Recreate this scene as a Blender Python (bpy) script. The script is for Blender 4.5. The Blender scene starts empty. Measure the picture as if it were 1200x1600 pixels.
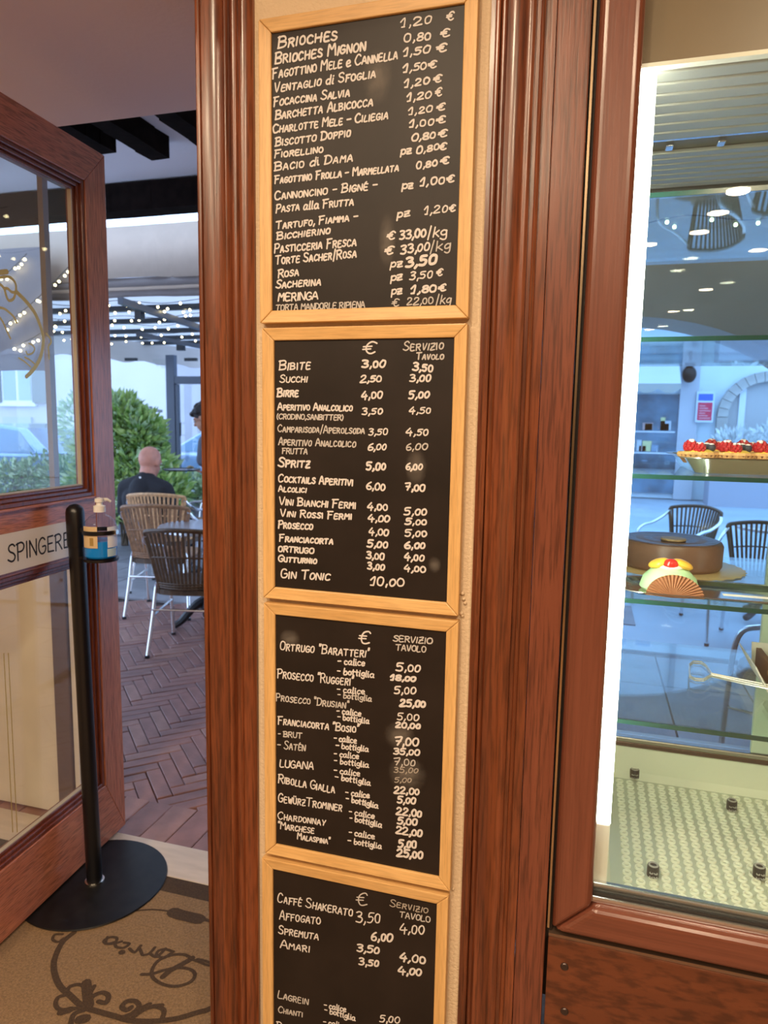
import bpy, bmesh, math, random
from mathutils import Vector, Matrix
random.seed(7)
scn = bpy.context.scene
COL = scn.collection
# ------------------------------------------------------------------ camera
F = 1090.0
CAM = Vector((0.0, 0.0, 1.5))
_d = Vector((-148, 8550, F)).normalized()
_l = Vector((-3760, -204, F)); _l = (_l - _d * _l.dot(_d)).normalized()
_X = -_l; _Z = -_d; _Y = _Z.cross(_X)
CM = Matrix((_X, _Y, _Z))                      # image frame (right, down, forward) -> world
cam_data = bpy.data.cameras.new('camera')
cam = bpy.data.objects.new('camera', cam_data); COL.objects.link(cam)
cam_data.sensor_fit = 'VERTICAL'; cam_data.sensor_height = 24.0
cam_data.lens = 24.0 * F / 1600.0
cam_data.clip_start = 0.02; cam_data.clip_end = 300
R3 = CM @ Matrix(((1, 0, 0), (0, -1, 0), (0, 0, -1)))
cam.matrix_world = Matrix.Translation(CAM) @ R3.to_4x4()
cam_data.dof.use_dof = True; cam_data.dof.focus_distance = 1.4
cam_data.dof.aperture_fstop = (cam_data.lens * 0.001) / 0.0042
scn.camera = cam
scn.view_settings.view_transform = 'Standard'; scn.view_settings.look = 'None'
scn.view_settings.gamma = 1.0; scn.view_settings.use_curve_mapping = False
scn.view_settings.exposure = 0.0
scn.cycles.max_bounces = 12; scn.cycles.transparent_max_bounces = 24
scn.cycles.use_denoising = True

def ray(px, py): return CM @ Vector((px - 600, py - 800, F))
def pt(px, py, Y):
    r = ray(px, py); return CAM + r * (Y / r.y)
def ptz(px, py, z):
    r = ray(px, py); return CAM + r * ((z - CAM.z) / r.z)
def ptplane(px, py, p0, n):
    r = ray(px, py); return CAM + r * ((Vector(p0) - CAM).dot(n) / r.dot(n))
def proj(p):
    c = CM.transposed() @ (Vector(p) - CAM)
    return 600 + F * c.x / c.z, 800 + F * c.y / c.z
# ------------------------------------------------------------------ world (overcast blue daylight)
w = bpy.data.worlds.new('world'); scn.world = w; w.use_nodes = True
bg = w.node_tree.nodes['Background']
bg.inputs[0].default_value = (0.50, 0.68, 1.0, 1); bg.inputs[1].default_value = 3.8
LIGHT = (1.0, 0.77, 0.52)
DL_W = 31.0

# ------------------------------------------------------------------ materials
MATS = {}
def _nt(name):
    m = bpy.data.materials.new(name); m.use_nodes = True
    return m, m.node_tree, m.node_tree.nodes['Principled BSDF']
def mat(name, col, rough=0.5, metal=0.0, var=0.0, vscale=8.0, bump=0.0, bscale=60.0, coat=0.0, spec=0.5, stretch=None, col2=None, detail=4.0, trans=0.0):
    if name in MATS: return MATS[name]
    m, nt, b = _nt(name)
    b.inputs['Base Color'].default_value = (*col, 1); b.inputs['Roughness'].default_value = rough
    b.inputs['Metallic'].default_value = metal; b.inputs['Coat Weight'].default_value = coat
    b.inputs['Coat Roughness'].default_value = 0.12
    b.inputs['Specular IOR Level'].default_value = spec
    if trans: b.inputs['Transmission Weight'].default_value = trans
    tc = nt.nodes.new('ShaderNodeTexCoord'); mp = nt.nodes.new('ShaderNodeMapping')
    nt.links.new(tc.outputs['Object'], mp.inputs['Vector'])
    if stretch: mp.inputs['Scale'].default_value = stretch
    if var or col2:
        n = nt.nodes.new('ShaderNodeTexNoise'); n.inputs['Scale'].default_value = vscale; n.inputs['Detail'].default_value = detail
        nt.links.new(mp.outputs['Vector'], n.inputs['Vector'])
        r = nt.nodes.new('ShaderNodeValToRGB')
        c2 = col2 if col2 else tuple(min(1, c * (1 + var)) for c in col)
        c1 = col if col2 else tuple(c * (1 - var) for c in col)
        r.color_ramp.elements[0].position = 0.32; r.color_ramp.elements[1].position = 0.68
        r.color_ramp.elements[0].color = (*c1, 1); r.color_ramp.elements[1].color = (*c2, 1)
        nt.links.new(n.outputs['Fac'], r.inputs['Fac']); nt.links.new(r.outputs['Color'], b.inputs['Base Color'])
    if bump:
        n2 = nt.nodes.new('ShaderNodeTexNoise'); n2.inputs['Scale'].default_value = bscale; n2.inputs['Detail'].default_value = 6
        nt.links.new(mp.outputs['Vector'], n2.inputs['Vector'])
        bp = nt.nodes.new('ShaderNodeBump'); bp.inputs['Strength'].default_value = bump; bp.inputs['Distance'].default_value = 0.004
        nt.links.new(n2.outputs['Fac'], bp.inputs['Height']); nt.links.new(bp.outputs['Normal'], b.inputs['Normal'])
    MATS[name] = m; return m
def wood(name, dark, light, rough=0.35, grain=(26, 26, 1.6), coat=0.3, pores=True, mid=0.5):
    if name in MATS: return MATS[name]
    m, nt, b = _nt(name); L = nt.links
    tc = nt.nodes.new('ShaderNodeTexCoord'); mp = nt.nodes.new('ShaderNodeMapping'); mp.inputs['Scale'].default_value = grain
    L.new(tc.outputs['Object'], mp.inputs['Vector'])
    n = nt.nodes.new('ShaderNodeTexNoise'); n.inputs['Scale'].default_value = 1.0; n.inputs['Detail'].default_value = 7; n.inputs['Distortion'].default_value = 1.2
    L.new(mp.outputs['Vector'], n.inputs['Vector'])
    r = nt.nodes.new('ShaderNodeValToRGB'); e = r.color_ramp.elements
    e[0].position = mid - 0.2; e[0].color = (*dark, 1); e[1].position = mid + 0.2; e[1].color = (*light, 1)
    L.new(n.outputs['Fac'], r.inputs['Fac'])
    mp2 = nt.nodes.new('ShaderNodeMapping'); mp2.inputs['Scale'].default_value = tuple(g * 9 for g in grain)
    L.new(tc.outputs['Object'], mp2.inputs['Vector'])
    n2 = nt.nodes.new('ShaderNodeTexNoise'); n2.inputs['Scale'].default_value = 1.0; n2.inputs['Detail'].default_value = 3
    L.new(mp2.outputs['Vector'], n2.inputs['Vector'])
    mx = nt.nodes.new('ShaderNodeMix'); mx.data_type = 'RGBA'; mx.blend_type = 'MULTIPLY'
    r2 = nt.nodes.new('ShaderNodeValToRGB'); r2.color_ramp.elements[0].position = 0.36; r2.color_ramp.elements[1].position = 0.55
    k = 0.55 if pores else 0.85
    r2.color_ramp.elements[0].color = (k, k, k, 1); r2.color_ramp.elements[1].color = (1, 1, 1, 1)
    L.new(n2.outputs['Fac'], r2.inputs['Fac'])
    mx.inputs[0].default_value = 1.0
    L.new(r.outputs['Color'], mx.inputs[6]); L.new(r2.outputs['Color'], mx.inputs[7]); L.new(mx.outputs[2], b.inputs['Base Color'])
    b.inputs['Roughness'].default_value = rough; b.inputs['Coat Weight'].default_value = coat; b.inputs['Coat Roughness'].default_value = 0.2
    bp = nt.nodes.new('ShaderNodeBump'); bp.inputs['Strength'].default_value = 0.12; bp.inputs['Distance'].default_value = 0.002
    L.new(n2.outputs['Fac'], bp.inputs['Height']); L.new(bp.outputs['Normal'], b.inputs['Normal'])
    MATS[name] = m; return m
def glass(name, tint=(1, 1, 1), ior=1.5, rough=0.0, dust=0.0):
    if name in MATS: return MATS[name]
    m = bpy.data.materials.new(name); m.use_nodes = True; nt = m.node_tree; nt.nodes.clear(); L = nt.links
    o = nt.nodes.new('ShaderNodeOutputMaterial'); t = nt.nodes.new('ShaderNodeBsdfTransparent'); t.inputs[0].default_value = (*tint, 1)
    g = nt.nodes.new('ShaderNodeBsdfGlossy'); g.inputs['Roughness'].default_value = rough
    f = nt.nodes.new('ShaderNodeFresnel'); f.inputs['IOR'].default_value = ior
    gm = nt.nodes.new('ShaderNodeNewGeometry'); im = nt.nodes.new('ShaderNodeMix'); im.inputs[2].default_value = ior; im.inputs[3].default_value = 1 / ior
    L.new(gm.outputs['Backfacing'], im.inputs[0]); L.new(im.outputs[0], f.inputs['IOR'])
    mx = nt.nodes.new('ShaderNodeMixShader')
    L.new(f.outputs[0], mx.inputs[0]); L.new(t.outputs[0], mx.inputs[1]); L.new(g.outputs[0], mx.inputs[2])
    last = mx
    if dust:
        df = nt.nodes.new('ShaderNodeBsdfDiffuse'); df.inputs[0].default_value = (.8, .85, .82, 1)
        nz = nt.nodes.new('ShaderNodeTexNoise'); nz.inputs['Scale'].default_value = 220; nz.inputs['Detail'].default_value = 2
        tc = nt.nodes.new('ShaderNodeTexCoord'); L.new(tc.outputs['Object'], nz.inputs['Vector'])
        rp = nt.nodes.new('ShaderNodeValToRGB'); rp.color_ramp.elements[0].position = 0.7; rp.color_ramp.elements[1].position = 0.78
        rp.color_ramp.elements[0].color = (dust * .4,) * 3 + (1,); rp.color_ramp.elements[1].color = (dust * 5,) * 3 + (1,)
        L.new(nz.outputs['Fac'], rp.inputs['Fac'])
        m2 = nt.nodes.new('ShaderNodeMixShader'); L.new(rp.outputs['Color'], m2.inputs[0]); L.new(mx.outputs[0], m2.inputs[1]); L.new(df.outputs[0], m2.inputs[2]); last = m2
    L.new(last.outputs[0], o.inputs[0]); MATS[name] = m; return m
def emit(name, col, s):
    if name in MATS: return MATS[name]
    m = bpy.data.materials.new(name); m.use_nodes = True; nt = m.node_tree; nt.nodes.clear()
    o = nt.nodes.new('ShaderNodeOutputMaterial'); e = nt.nodes.new('ShaderNodeEmission')
    e.inputs[0].default_value = (*col, 1); e.inputs[1].default_value = s
    nt.links.new(e.outputs[0], o.inputs[0]); MATS[name] = m; return m
def fabric(name, col, transl=0.4):
    if name in MATS: return MATS[name]
    m = bpy.data.materials.new(name); m.use_nodes = True; nt = m.node_tree; nt.nodes.clear(); L = nt.links
    o = nt.nodes.new('ShaderNodeOutputMaterial'); d = nt.nodes.new('ShaderNodeBsdfDiffuse'); t = nt.nodes.new('ShaderNodeBsdfTranslucent')
    nz = nt.nodes.new('ShaderNodeTexNoise'); nz.inputs['Scale'].default_value = 5; nz.inputs['Detail'].default_value = 5
    rp = nt.nodes.new('ShaderNodeValToRGB'); rp.color_ramp.elements[0].color = (*[c * .85 for c in col], 1); rp.color_ramp.elements[1].color = (*col, 1)
    L.new(nz.outputs['Fac'], rp.inputs['Fac'])
    L.new(rp.outputs['Color'], d.inputs[0]); L.new(rp.outputs['Color'], t.inputs[0])
    mx = nt.nodes.new('ShaderNodeMixShader'); mx.inputs[0].default_value = transl
    L.new(d.outputs[0], mx.inputs[1]); L.new(t.outputs[0], mx.inputs[2]); L.new(mx.outputs[0], o.inputs[0]); MATS[name] = m; return m

# ------------------------------------------------------------------ mesh builder
def catmull(pts, n=5, closed=False):
    P = [Vector(p) for p in pts]
    if len(P) < 3: return P
    out = []; N = len(P)
    rng = N if closed else N - 1
    for i in range(rng):
        if closed: a, b, c, d = P[(i - 1) % N], P[i], P[(i + 1) % N], P[(i + 2) % N]
        else: a, b, c, d = P[max(i - 1, 0)], P[i], P[i + 1], P[min(i + 2, N - 1)]
        for k in range(n):
            t = k / n
            out.append(0.5 * ((2 * b) + (c - a) * t + (2 * a - 5 * b + 4 * c - d) * t * t + (3 * b - a - 3 * c + d) * t ** 3))
    if not closed: out.append(P[-1])
    return out
class MB:
    def __init__(s): s.v = []; s.f = []
    def add(s, vs, fs):
        o = len(s.v); s.v += [Vector(v) for v in vs]; s.f += [tuple(i + o for i in f) for f in fs]; return s
    def box(s, a, b, rz=0.0, M=None):
        x0, y0, z0 = a; x1, y1, z1 = b
        vs = [Vector(p) for p in ((x0, y0, z0), (x1, y0, z0), (x1, y1, z0), (x0, y1, z0), (x0, y0, z1), (x1, y0, z1), (x1, y1, z1), (x0, y1, z1))]
        if rz:
            c = Vector(((x0 + x1) / 2, (y0 + y1) / 2, 0)); R = Matrix.Rotation(rz, 3, 'Z'); vs = [c + R @ (v - c) for v in vs]
        if M is not None: vs = [M @ v for v in vs]
        return s.add(vs, [(0, 3, 2, 1), (4, 5, 6, 7), (0, 1, 5, 4), (1, 2, 6, 5), (2, 3, 7, 6), (3, 0, 4, 7)])
    def bar(s, p0, p1, w, h, up=(0, 0, 1)):
        p0 = Vector(p0); p1 = Vector(p1); d = (p1 - p0).normalized(); u = Vector(up)
        if abs(d.dot(u)) > .99: u = Vector((0, 1, 0))
        r = d.cross(u).normalized(); u = r.cross(d)
        vs = []
        for p in (p0, p1):
            for a, b in ((-1, -1), (1, -1), (1, 1), (-1, 1)): vs.append(p + r * a * w / 2 + u * b * h / 2)
        return s.add(vs, [(0, 1, 2, 3), (7, 6, 5, 4), (0, 4, 5, 1), (1, 5, 6, 2), (2, 6, 7, 3), (3, 7, 4, 0)])
    def tube(s, pts, r, n=8, closed=False, flat=None):
        P = [Vector(p) for p in pts]; N = len(P); rs = r if isinstance(r, (list, tuple)) else [r] * N
        vs = []; up = None
        for i, p in enumerate(P):
            if closed: t = (P[(i + 1) % N] - P[i - 1])
            else: t = P[min(i + 1, N - 1)] - P[max(i - 1, 0)]
            t = t.normalized() if t.length > 1e-9 else Vector((0, 0, 1))
            if up is None:
                up = Vector((0, 0, 1)) if abs(t.z) < .9 else Vector((1, 0, 0))
            a = t.cross(up)
            a = a.normalized() if a.length > 1e-6 else Vector((1, 0, 0)); up = a.cross(t).normalized()
            for k in range(n):
                th = 2 * math.pi * k / n
                vs.append(p + (a * math.cos(th) + up * math.sin(th) * (flat or 1)) * rs[i])
        fs = []
        for i in range(N if closed else N - 1):
            j = (i + 1) % N
            for k in range(n): fs.append((i * n + k, i * n + (k + 1) % n, j * n + (k + 1) % n, j * n + k))
        if not closed: fs += [tuple(range(n))[::-1], tuple((N - 1) * n + k for k in range(n))]
        return s.add(vs, fs)
    def lathe(s, prof, c=(0, 0, 0), n=24, fl=None):
        c = Vector(c); vs = []; fs = []; m = len(prof)
        for k in range(n):
            th = 2 * math.pi * k / n
            for i, (r, z) in enumerate(prof):
                rr = r * (1 + (fl[1] * math.cos(fl[0] * th) if fl else 0))
                vs.append(c + Vector((rr * math.cos(th), rr * math.sin(th), z)))
        for k in range(n):
            j = (k + 1) % n
            for i in range(m - 1): fs.append((k * m + i, j * m + i, j * m + i + 1, k * m + i + 1))
        if prof[0][0] > .001 and prof[-1][0] > .001:      # a ring: close the section instead of capping it
            for k in range(n):
                j = (k + 1) % n; fs.append((k * m + m - 1, j * m + m - 1, j * m, k * m))
        else:
            fs.append(tuple(k * m for k in range(n))[::-1]); fs.append(tuple(k * m + m - 1 for k in range(n)))
        return s.add(vs, fs)
    def ball(s, c, r, nu=12, nv=8, M=None):
        c = Vector(c); rx, ry, rz = r if isinstance(r, (tuple, list)) else (r, r, r)
        vs = [Vector((0, 0, -rz))]; fs = []
        for i in range(1, nv):
            ph = -math.pi / 2 + math.pi * i / nv
            for k in range(nu):
                th = 2 * math.pi * k / nu; vs.append(Vector((rx * math.cos(ph) * math.cos(th), ry * math.cos(ph) * math.sin(th), rz * math.sin(ph))))
        vs.append(Vector((0, 0, rz))); T = len(vs) - 1
        for k in range(nu):
            fs.append((0, 1 + (k + 1) % nu, 1 + k)); b = 1 + (nv - 2) * nu
            fs.append((T, b + k, b + (k + 1) % nu))
        for i in range(nv - 2):
            for k in range(nu):
                a = 1 + i * nu; fs.append((a + k, a + (k + 1) % nu, a + nu + (k + 1) % nu, a + nu + k))
        if M is not None: vs = [M @ v for v in vs]
        return s.add([c + v for v in vs], fs)
    def capsule(s, p0, p1, r0, r1, n=12):
        s.ball(p0, r0, n, 8); s.ball(p1, r1, n, 8); return s.tube([p0, p1], [r0, r1], n)
    def prism(s, poly, f0, f1):
        """poly: list of 2D; f0/f1 map 2D->3D for both ends"""
        n = len(poly); vs = [f0(*p) for p in poly] + [f1(*p) for p in poly]
        fs = [tuple(range(n))[::-1], tuple(range(n, 2 * n))] + [(i, (i + 1) % n, n + (i + 1) % n, n + i) for i in range(n)]
        return s.add(vs, fs)
    def extz(s, prof, z0, z1): return s.prism(prof, lambda x, y: (x, y, z0), lambda x, y: (x, y, z1))
    def quad(s, a, b, c, d): return s.add([a, b, c, d], [(0, 1, 2, 3)])
    def ribbon(s, pts, w, nrm, lift=0.0):
        """flat painted stroke with round ends on a plane of normal nrm"""
        nrm = Vector(nrm); P = [Vector(p) + nrm * lift for p in pts]
        Q = [P[0]]
        for p in P[1:]:
            if (p - Q[-1]).length > 1e-5: Q.append(p)
        P = Q
        for i in range(1, len(P) - 1):                    # sharp corner: two strokes that meet
            if (P[i] - P[i - 1]).angle(P[i + 1] - P[i]) > 0.9:
                s.ribbon(P[:i + 1], w, nrm); return s.ribbon([p + nrm * 1e-5 for p in P[i:]], w, nrm)
        P = [p + nrm * (i * 2e-6) for i, p in enumerate(P)]
        if len(P) == 1: P = [P[0], P[0] + Vector((w * .05, 0, w * .05))]
        N = len(P); ws = w if isinstance(w, list) and len(w) == N else [w if not isinstance(w, list) else w[0]] * N
        def sd(t): return nrm.cross(t).normalized()
        vs = []; fs = []
        dirs = []
        for i in range(N):
            t = P[min(i + 1, N - 1)] - P[max(i - 1, 0)]
            if t.length < 1e-9: t = P[min(i + 1, N - 1)] - P[i]
            if t.length < 1e-9: t = Vector((1, 0, 0))
            dirs.append(t.normalized())
        for i in range(N):
            a = sd(dirs[i]) * ws[i] / 2; vs += [P[i] - a, P[i] + a]
        for i in range(N - 1): fs.append((2 * i, 2 * i + 2, 2 * i + 3, 2 * i + 1))
        for i, sg in ((0, -1), (N - 1, 1)):
            b = len(vs); a = sd(dirs[i]) * ws[i] / 2; t = dirs[i] * sg * ws[i] / 2
            for k in range(5):
                th = math.pi * k / 4; vs.append(P[i] + a * math.cos(th) + t * math.sin(th))
            fs.append((b, b + 1, b + 2, b + 3, b + 4) if sg < 0 else (b + 4, b + 3, b + 2, b + 1, b))
        return s.add(vs, fs)
    def build(s, name, m, parent=None, smooth=False, bevel=0.0, seg=2, origin=True, angle=0.6):
        off = Vector((0, 0, 0))
        if parent is not None:
            q = parent
            while q is not None: off = off + q.location; q = q.parent
        loc = Vector((0, 0, 0))
        if origin and s.v:
            xs = [v.x for v in s.v]; ys = [v.y for v in s.v]; zs = [v.z for v in s.v]
            c = Vector(((min(xs) + max(xs)) / 2, (min(ys) + max(ys)) / 2, min(zs)))
            loc = c - off
        me = bpy.data.meshes.new(name); o0 = off + loc
        me.from_pydata([v - o0 for v in s.v], [], s.f); me.update()
        if m: me.materials.append(m)
        if smooth:
            me.polygons.foreach_set('use_smooth', [True] * len(me.polygons))
            try: me.set_sharp_from_angle(angle=angle)
            except Exception: pass
        o = bpy.data.objects.new(name, me); COL.objects.link(o); o.location = loc
        if parent is not None: o.parent = parent
        if bevel:
            b = o.modifiers.new('bevel', 'BEVEL'); b.width = bevel; b.segments = seg; b.limit_method = 'ANGLE'
        return o
def thing(name, label, cat, loc=(0, 0, 0), group=None):
    o = bpy.data.objects.new(name, None); COL.objects.link(o); o.location = loc; o.empty_display_size = 0.05
    o['label'] = label; o['category'] = cat
    if group: o['group'] = group
    return o
def tag(o, label, cat, group=None):
    o['label'] = label; o['category'] = cat
    if group: o['group'] = group
    return o
def struct(o): o['kind'] = 'structure'; return o
def stuff(o): o['kind'] = 'stuff'; return o
def copy_tree(o, parent=None):
    c = o.copy(); COL.objects.link(c); c.parent = parent
    for ch in list(o.children): copy_tree(ch, c)
    return c

# palette
PINE = wood('pine', (0.62, 0.36, 0.13), (0.76, 0.49, 0.21), rough=0.45, grain=(40, 40, 2.2), coat=0.1, pores=False)
PINEH = wood('pine_across', (0.62, 0.36, 0.13), (0.76, 0.49, 0.21), rough=0.45, grain=(2.2, 40, 40), coat=0.1, pores=False)
MAHO = wood('mahogany', (0.085, 0.020, 0.008), (0.25, 0.068, 0.024), rough=0.30, grain=(24, 24, 1.3), coat=0.35)
MAHOF = wood('mahogany_flat', (0.15, 0.041, 0.022), (0.20, 0.060, 0.032), rough=0.34, grain=(30, 30, 1.5), coat=0.3)
CASEW = wood('case_wood', (0.145, 0.043, 0.025), (0.185, 0.058, 0.034), rough=0.30, grain=(34, 34, 1.0), coat=0.35, pores=False)
CASEH = wood('case_wood_across', (0.145, 0.043, 0.025), (0.185, 0.058, 0.034), rough=0.30, grain=(1.0, 34, 34), coat=0.35, pores=False)
PANELW = wood('panel_wood', (0.10, 0.027, 0.010), (0.15, 0.042, 0.016), rough=0.36, grain=(3, 14, 9), coat=0.2)
LEAFW = wood('leaf_wood', (0.50, 0.165, 0.088), (0.60, 0.225, 0.125), rough=0.32, grain=(30, 30, 1.6), coat=0.35)
LEAFH = wood('leaf_wood_across', (0.50, 0.165, 0.088), (0.60, 0.225, 0.125), rough=0.32, grain=(30, 1.6, 30), coat=0.35)
LEAFD = wood('leaf_bead', (0.16, 0.035, 0.017), (0.22, 0.052, 0.024), rough=0.3, grain=(30, 30, 1.6), coat=0.35)
PLAST = mat('plaster', (0.66, 0.51, 0.34), 0.85, var=0.04, vscale=5, bump=0.55, bscale=160)
SLATE = mat('slate_paint', (0.017, 0.012, 0.010), 0.45, var=0.25, vscale=7, spec=0.28)
CHALK = mat('chalk_marker', (0.64, 0.61, 0.60), 0.7)
CHALKF = mat('chalk_faded', (0.36, 0.32, 0.28), 0.8)
CHALKM = mat('chalk_thin', (0.49, 0.465, 0.45), 0.75)
BLACKP = mat('black_powder_coat', (0.006, 0.006, 0.008), 0.30, bump=0.05, bscale=300)
BLACKD = mat('black_scuffed', (0.007, 0.0065, 0.0065), 0.42, spec=0.3, var=0.5, vscale=20)
DARK = mat('dark_gap', (0.012, 0.008, 0.006), 0.6)
DARKBEAM = mat('old_beam', (0.010, 0.006, 0.005), 0.9, spec=0.06, bump=0.5, bscale=30, var=0.4, vscale=12)
ALU = mat('aluminium', (0.75, 0.76, 0.78), 0.25, 1.0)
ALUD = mat('aluminium_dull', (0.42, 0.40, 0.36), 0.35, 1.0)
STEEL = mat('steel', (0.72, 0.70, 0.64), 0.16, 1.0)
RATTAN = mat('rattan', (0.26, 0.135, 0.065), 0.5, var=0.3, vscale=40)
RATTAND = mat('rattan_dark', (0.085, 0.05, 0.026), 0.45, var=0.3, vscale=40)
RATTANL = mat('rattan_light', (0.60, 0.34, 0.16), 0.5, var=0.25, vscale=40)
GREYMET = mat('grey_frame', (0.09, 0.105, 0.15), 0.4)
WHITE = mat('white_enamel', (0.80, 0.82, 0.74), 0.3)
PALE = mat('pale_plaster', (0.80, 0.79, 0.80), 0.85, bump=0.2, bscale=30)
GLASS = glass('clear_glass', (0.97, 0.985, 0.98))
GLASSD = glass('case_glass', (0.96, 0.98, 0.975), dust=0.02)
SHELFG = glass('shelf_glass', (0.90, 0.965, 0.94), dust=0.015)
GREENE = mat('glass_edge', (0.008, 0.05, 0.040), 0.15)
GOLD = mat('gold_decal', (0.62, 0.47, 0.16), 0.35, 0.3)
# ------------------------------------------------------------------ ROOM SHELL
YB = 1.25          # front face of the chalkboards / casings
YO = 2.05          # outer face of the shop wall
def S(name, mb, m, **k): return struct(mb.build(name, m, **k))
INW = mat('inner_wall', (0.66, 0.52, 0.36), 0.9)
S('wall_front', MB().box((-0.735, 1.27, 0), (-0.10, 2.02, 2.47)), PLAST)
S('wall_front', MB().box((-0.735, 1.27, 2.47), (3.0, 2.03, 3.0)), INW)
S('wall_front', MB().box((1.0, 1.27, 0), (3.0, 2.05, 2.47)), INW)
S('wall_front', MB().box((-3.3, YO, 2.475), (3.0, 2.075, 6.0)), mat('facade', (0.55, 0.5, 0.45), 0.9))
S('wall_back', MB().box((-3.3, -10.2, 0), (3.0, -10.0, 3.0)), INW)
S('wall_left', MB().box((-3.5, -10.2, 0), (-3.3, 2.25, 3.0)), INW)
S('wall_right', MB().box((3.0, -10.2, 0), (3.2, 2.25, 3.0)), INW)
S('ceiling', MB().box((-3.5, -10.2, 3.0), (3.2, 2.05, 3.15)), mat('ceiling_paint', (0.62, 0.52, 0.42), 0.9))
S('ceiling', MB().box((-3.3, 0.55, 2.47), (-0.735, 2.076, 3.0)), mat('soffit_paint', (0.86, 0.73, 0.71), 0.9, bump=0.15, bscale=60))
S('floor', MB().box((-3.5, -10.2, -0.06), (3.2, 1.86, -0.004)), mat('inner_floor', (0.24, 0.15, 0.09), 0.5, var=0.2))
S('trim_1', MB().box((-3.3, 1.855, -0.06), (-0.735, 2.015, 0.002)), mat('threshold_stone', (0.62, 0.54, 0.46), 0.6, var=0.1, vscale=6, stretch=(1, 5, 1)), bevel=0.003)
# low cream panel under the fixed side pane, left of the door
lw = S('wall_left', MB().box((-3.3, 2.06, 0), (-1.87, 2.16, 1.05)), mat('cream_panel', (0.74, 0.69, 0.60), 0.6, var=0.04))
S('trim_2', MB().box((pt(78, 500, 2.10).x - .022, 2.09, 1.05), (pt(78, 500, 2.10).x, 2.115, 2.47)), mat('pane_frame', (.30, .31, .36), .4))
S('trim_2', MB().box((-1.868, 2.05, 0), (-1.80, 2.16, 1.05)), mat('grey_post', (0.16, 0.12, 0.11), 0.5), bevel=0.004)
S('trim_3', MB().box((-1.798, 2.06, 0), (-1.775, 2.12, 1.05)), mat('white_post', (0.85, 0.83, 0.80), 0.4), bevel=0.003)
pane = S('window_2', MB().box((-3.3, 2.10, 1.05), (pt(78, 500, 2.10).x - .01, 2.106, 2.47)), GLASS)
# mouldings: profiles in plan, extruded upwards
def casing(name, pts, back, z0, z1, m):
    P = [(x, y) for x, y in pts] + [(pts[-1][0], back), (pts[0][0], back)]
    return S(name, MB().extz(P, z0, z1), m, smooth=True, angle=0.5)
xl, xr = -0.744, -0.637
wd = xr - xl
def arc(x0, y0, x1, y1, bul, n=6):
    out = []
    for i in range(n + 1):
        t = i / n; out.append((x0 + (x1 - x0) * t, y0 + (y1 - y0) * t - bul * math.sin(math.pi * t)))
    return out
prof = [(xl, 1.262), (xl, 1.240)] + arc(xl + .002, 1.236, xl + .010, 1.236, .002, 3) + [(xl + .011, 1.240)] \
    + arc(xl + .013, 1.238, xl + .052, 1.250, -.006, 8) + arc(xl + .053, 1.246, xl + .064, 1.244, .005, 5) + [(xl + .066, 1.250)] \
    + arc(xl + .068, 1.248, xl + .080, 1.248, .003, 4) + [(xl + .082, 1.252)] + arc(xl + .084, 1.250, xl + .100, 1.254, .003, 4) + [(xr, 1.262), (xr, 1.275)]
casing('trim_4', prof, 1.30, 0.0, 2.6, MAHO)
S('trim_4', MB().box((xl - .001, 1.28, 0), (xl + .012, 2.03, 2.47)), MAHO)
a, b = -0.196, -0.088
prof = [(a, 1.275), (a, 1.262), (a + .008, 1.262), (a + .009, 1.250)] + arc(a + .010, 1.246, a + .018, 1.246, .002, 3) + [(a + .019, 1.251)] \
    + arc(a + .021, 1.246, a + .028, 1.246, .002, 3) + arc(a + .030, 1.250, a + .060, 1.243, -.004, 8) + arc(a + .061, 1.242, a + .076, 1.243, .003, 5) + [(a + .077, 1.250), (a + .083, 1.250)] \
    + arc(a + .084, 1.246, a + .091, 1.246, .0025, 4) + [(a + .092, 1.252), (b, 1.252)]
casing('trim_5', prof, 1.30, 0.0, 2.6, MAHO)
S('trim_6', MB().box((b + .001, 1.250, 0), (-0.033, 1.29, 2.6)), MAHOF, bevel=0.002)

# ------------------------------------------------------------------ DOWNLIGHTS (the row's reflections show in the case glass; the rest added for light)
TRIMW = mat('lamp_rim', (0.7, 0.68, 0.62), 0.4)
LAMP = emit('lamp_diffuser', LIGHT, 60.0)
spots = [(0.80, -2.42), (0.76, -2.90), (0.71, -3.39), (0.37, -3.69), (1.25, -4.07), (1.10, -5.79), (0.93, -7.24), (0.77, -8.97),
         (-0.55, -0.35), (-0.55, -1.7), (0.75, -0.6), (-1.6, -0.7), (-1.5, -2.2), (0.9, -1.5)]  # unseen lamps, added to give the room more light
names = ['nearest the display case', 'second along the row facing the case', 'third along the row facing the case', 'left of the row facing the case', 'right of the row facing the case',
         'fifth along the row deep in the shop', 'sixth along the row deep in the shop', 'last along the row at the shop back', 'added for light over the chalkboards', 'behind the one over the chalkboards',
         'added for light over the display case front', 'added for light over the doormat side', 'added for light behind the doormat side one', 'added for light between case front and row']
for i, (x, y) in enumerate(spots):
    t = thing('ceiling_downlight', 'round warm ceiling downlight ' + names[i], 'lamp', (x, y, 2.98), 'downlights in the shop ceiling')
    MB().lathe([(.070, -.012), (.085, -.010), (.088, .02), (.070, .02)], (x, y, 2.98), 24).build('rim', TRIMW, t, smooth=True)
    MB().lathe([(.0001, -.008), (.069, -.008), (.069, .0), (.0001, .0)], (x, y, 2.98), 20).build('diffuser', LAMP, t)
    if i >= 8 or i < 1:
        ld = bpy.data.lights.new('lamp_light', 'AREA'); ld.shape = 'DISK'; ld.size = .13; ld.energy = DL_W; ld.color = LIGHT
        lo = bpy.data.objects.new('lamp_light', ld); COL.objects.link(lo); lo.parent = t; lo.location = (0, 0, -.02)

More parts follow.
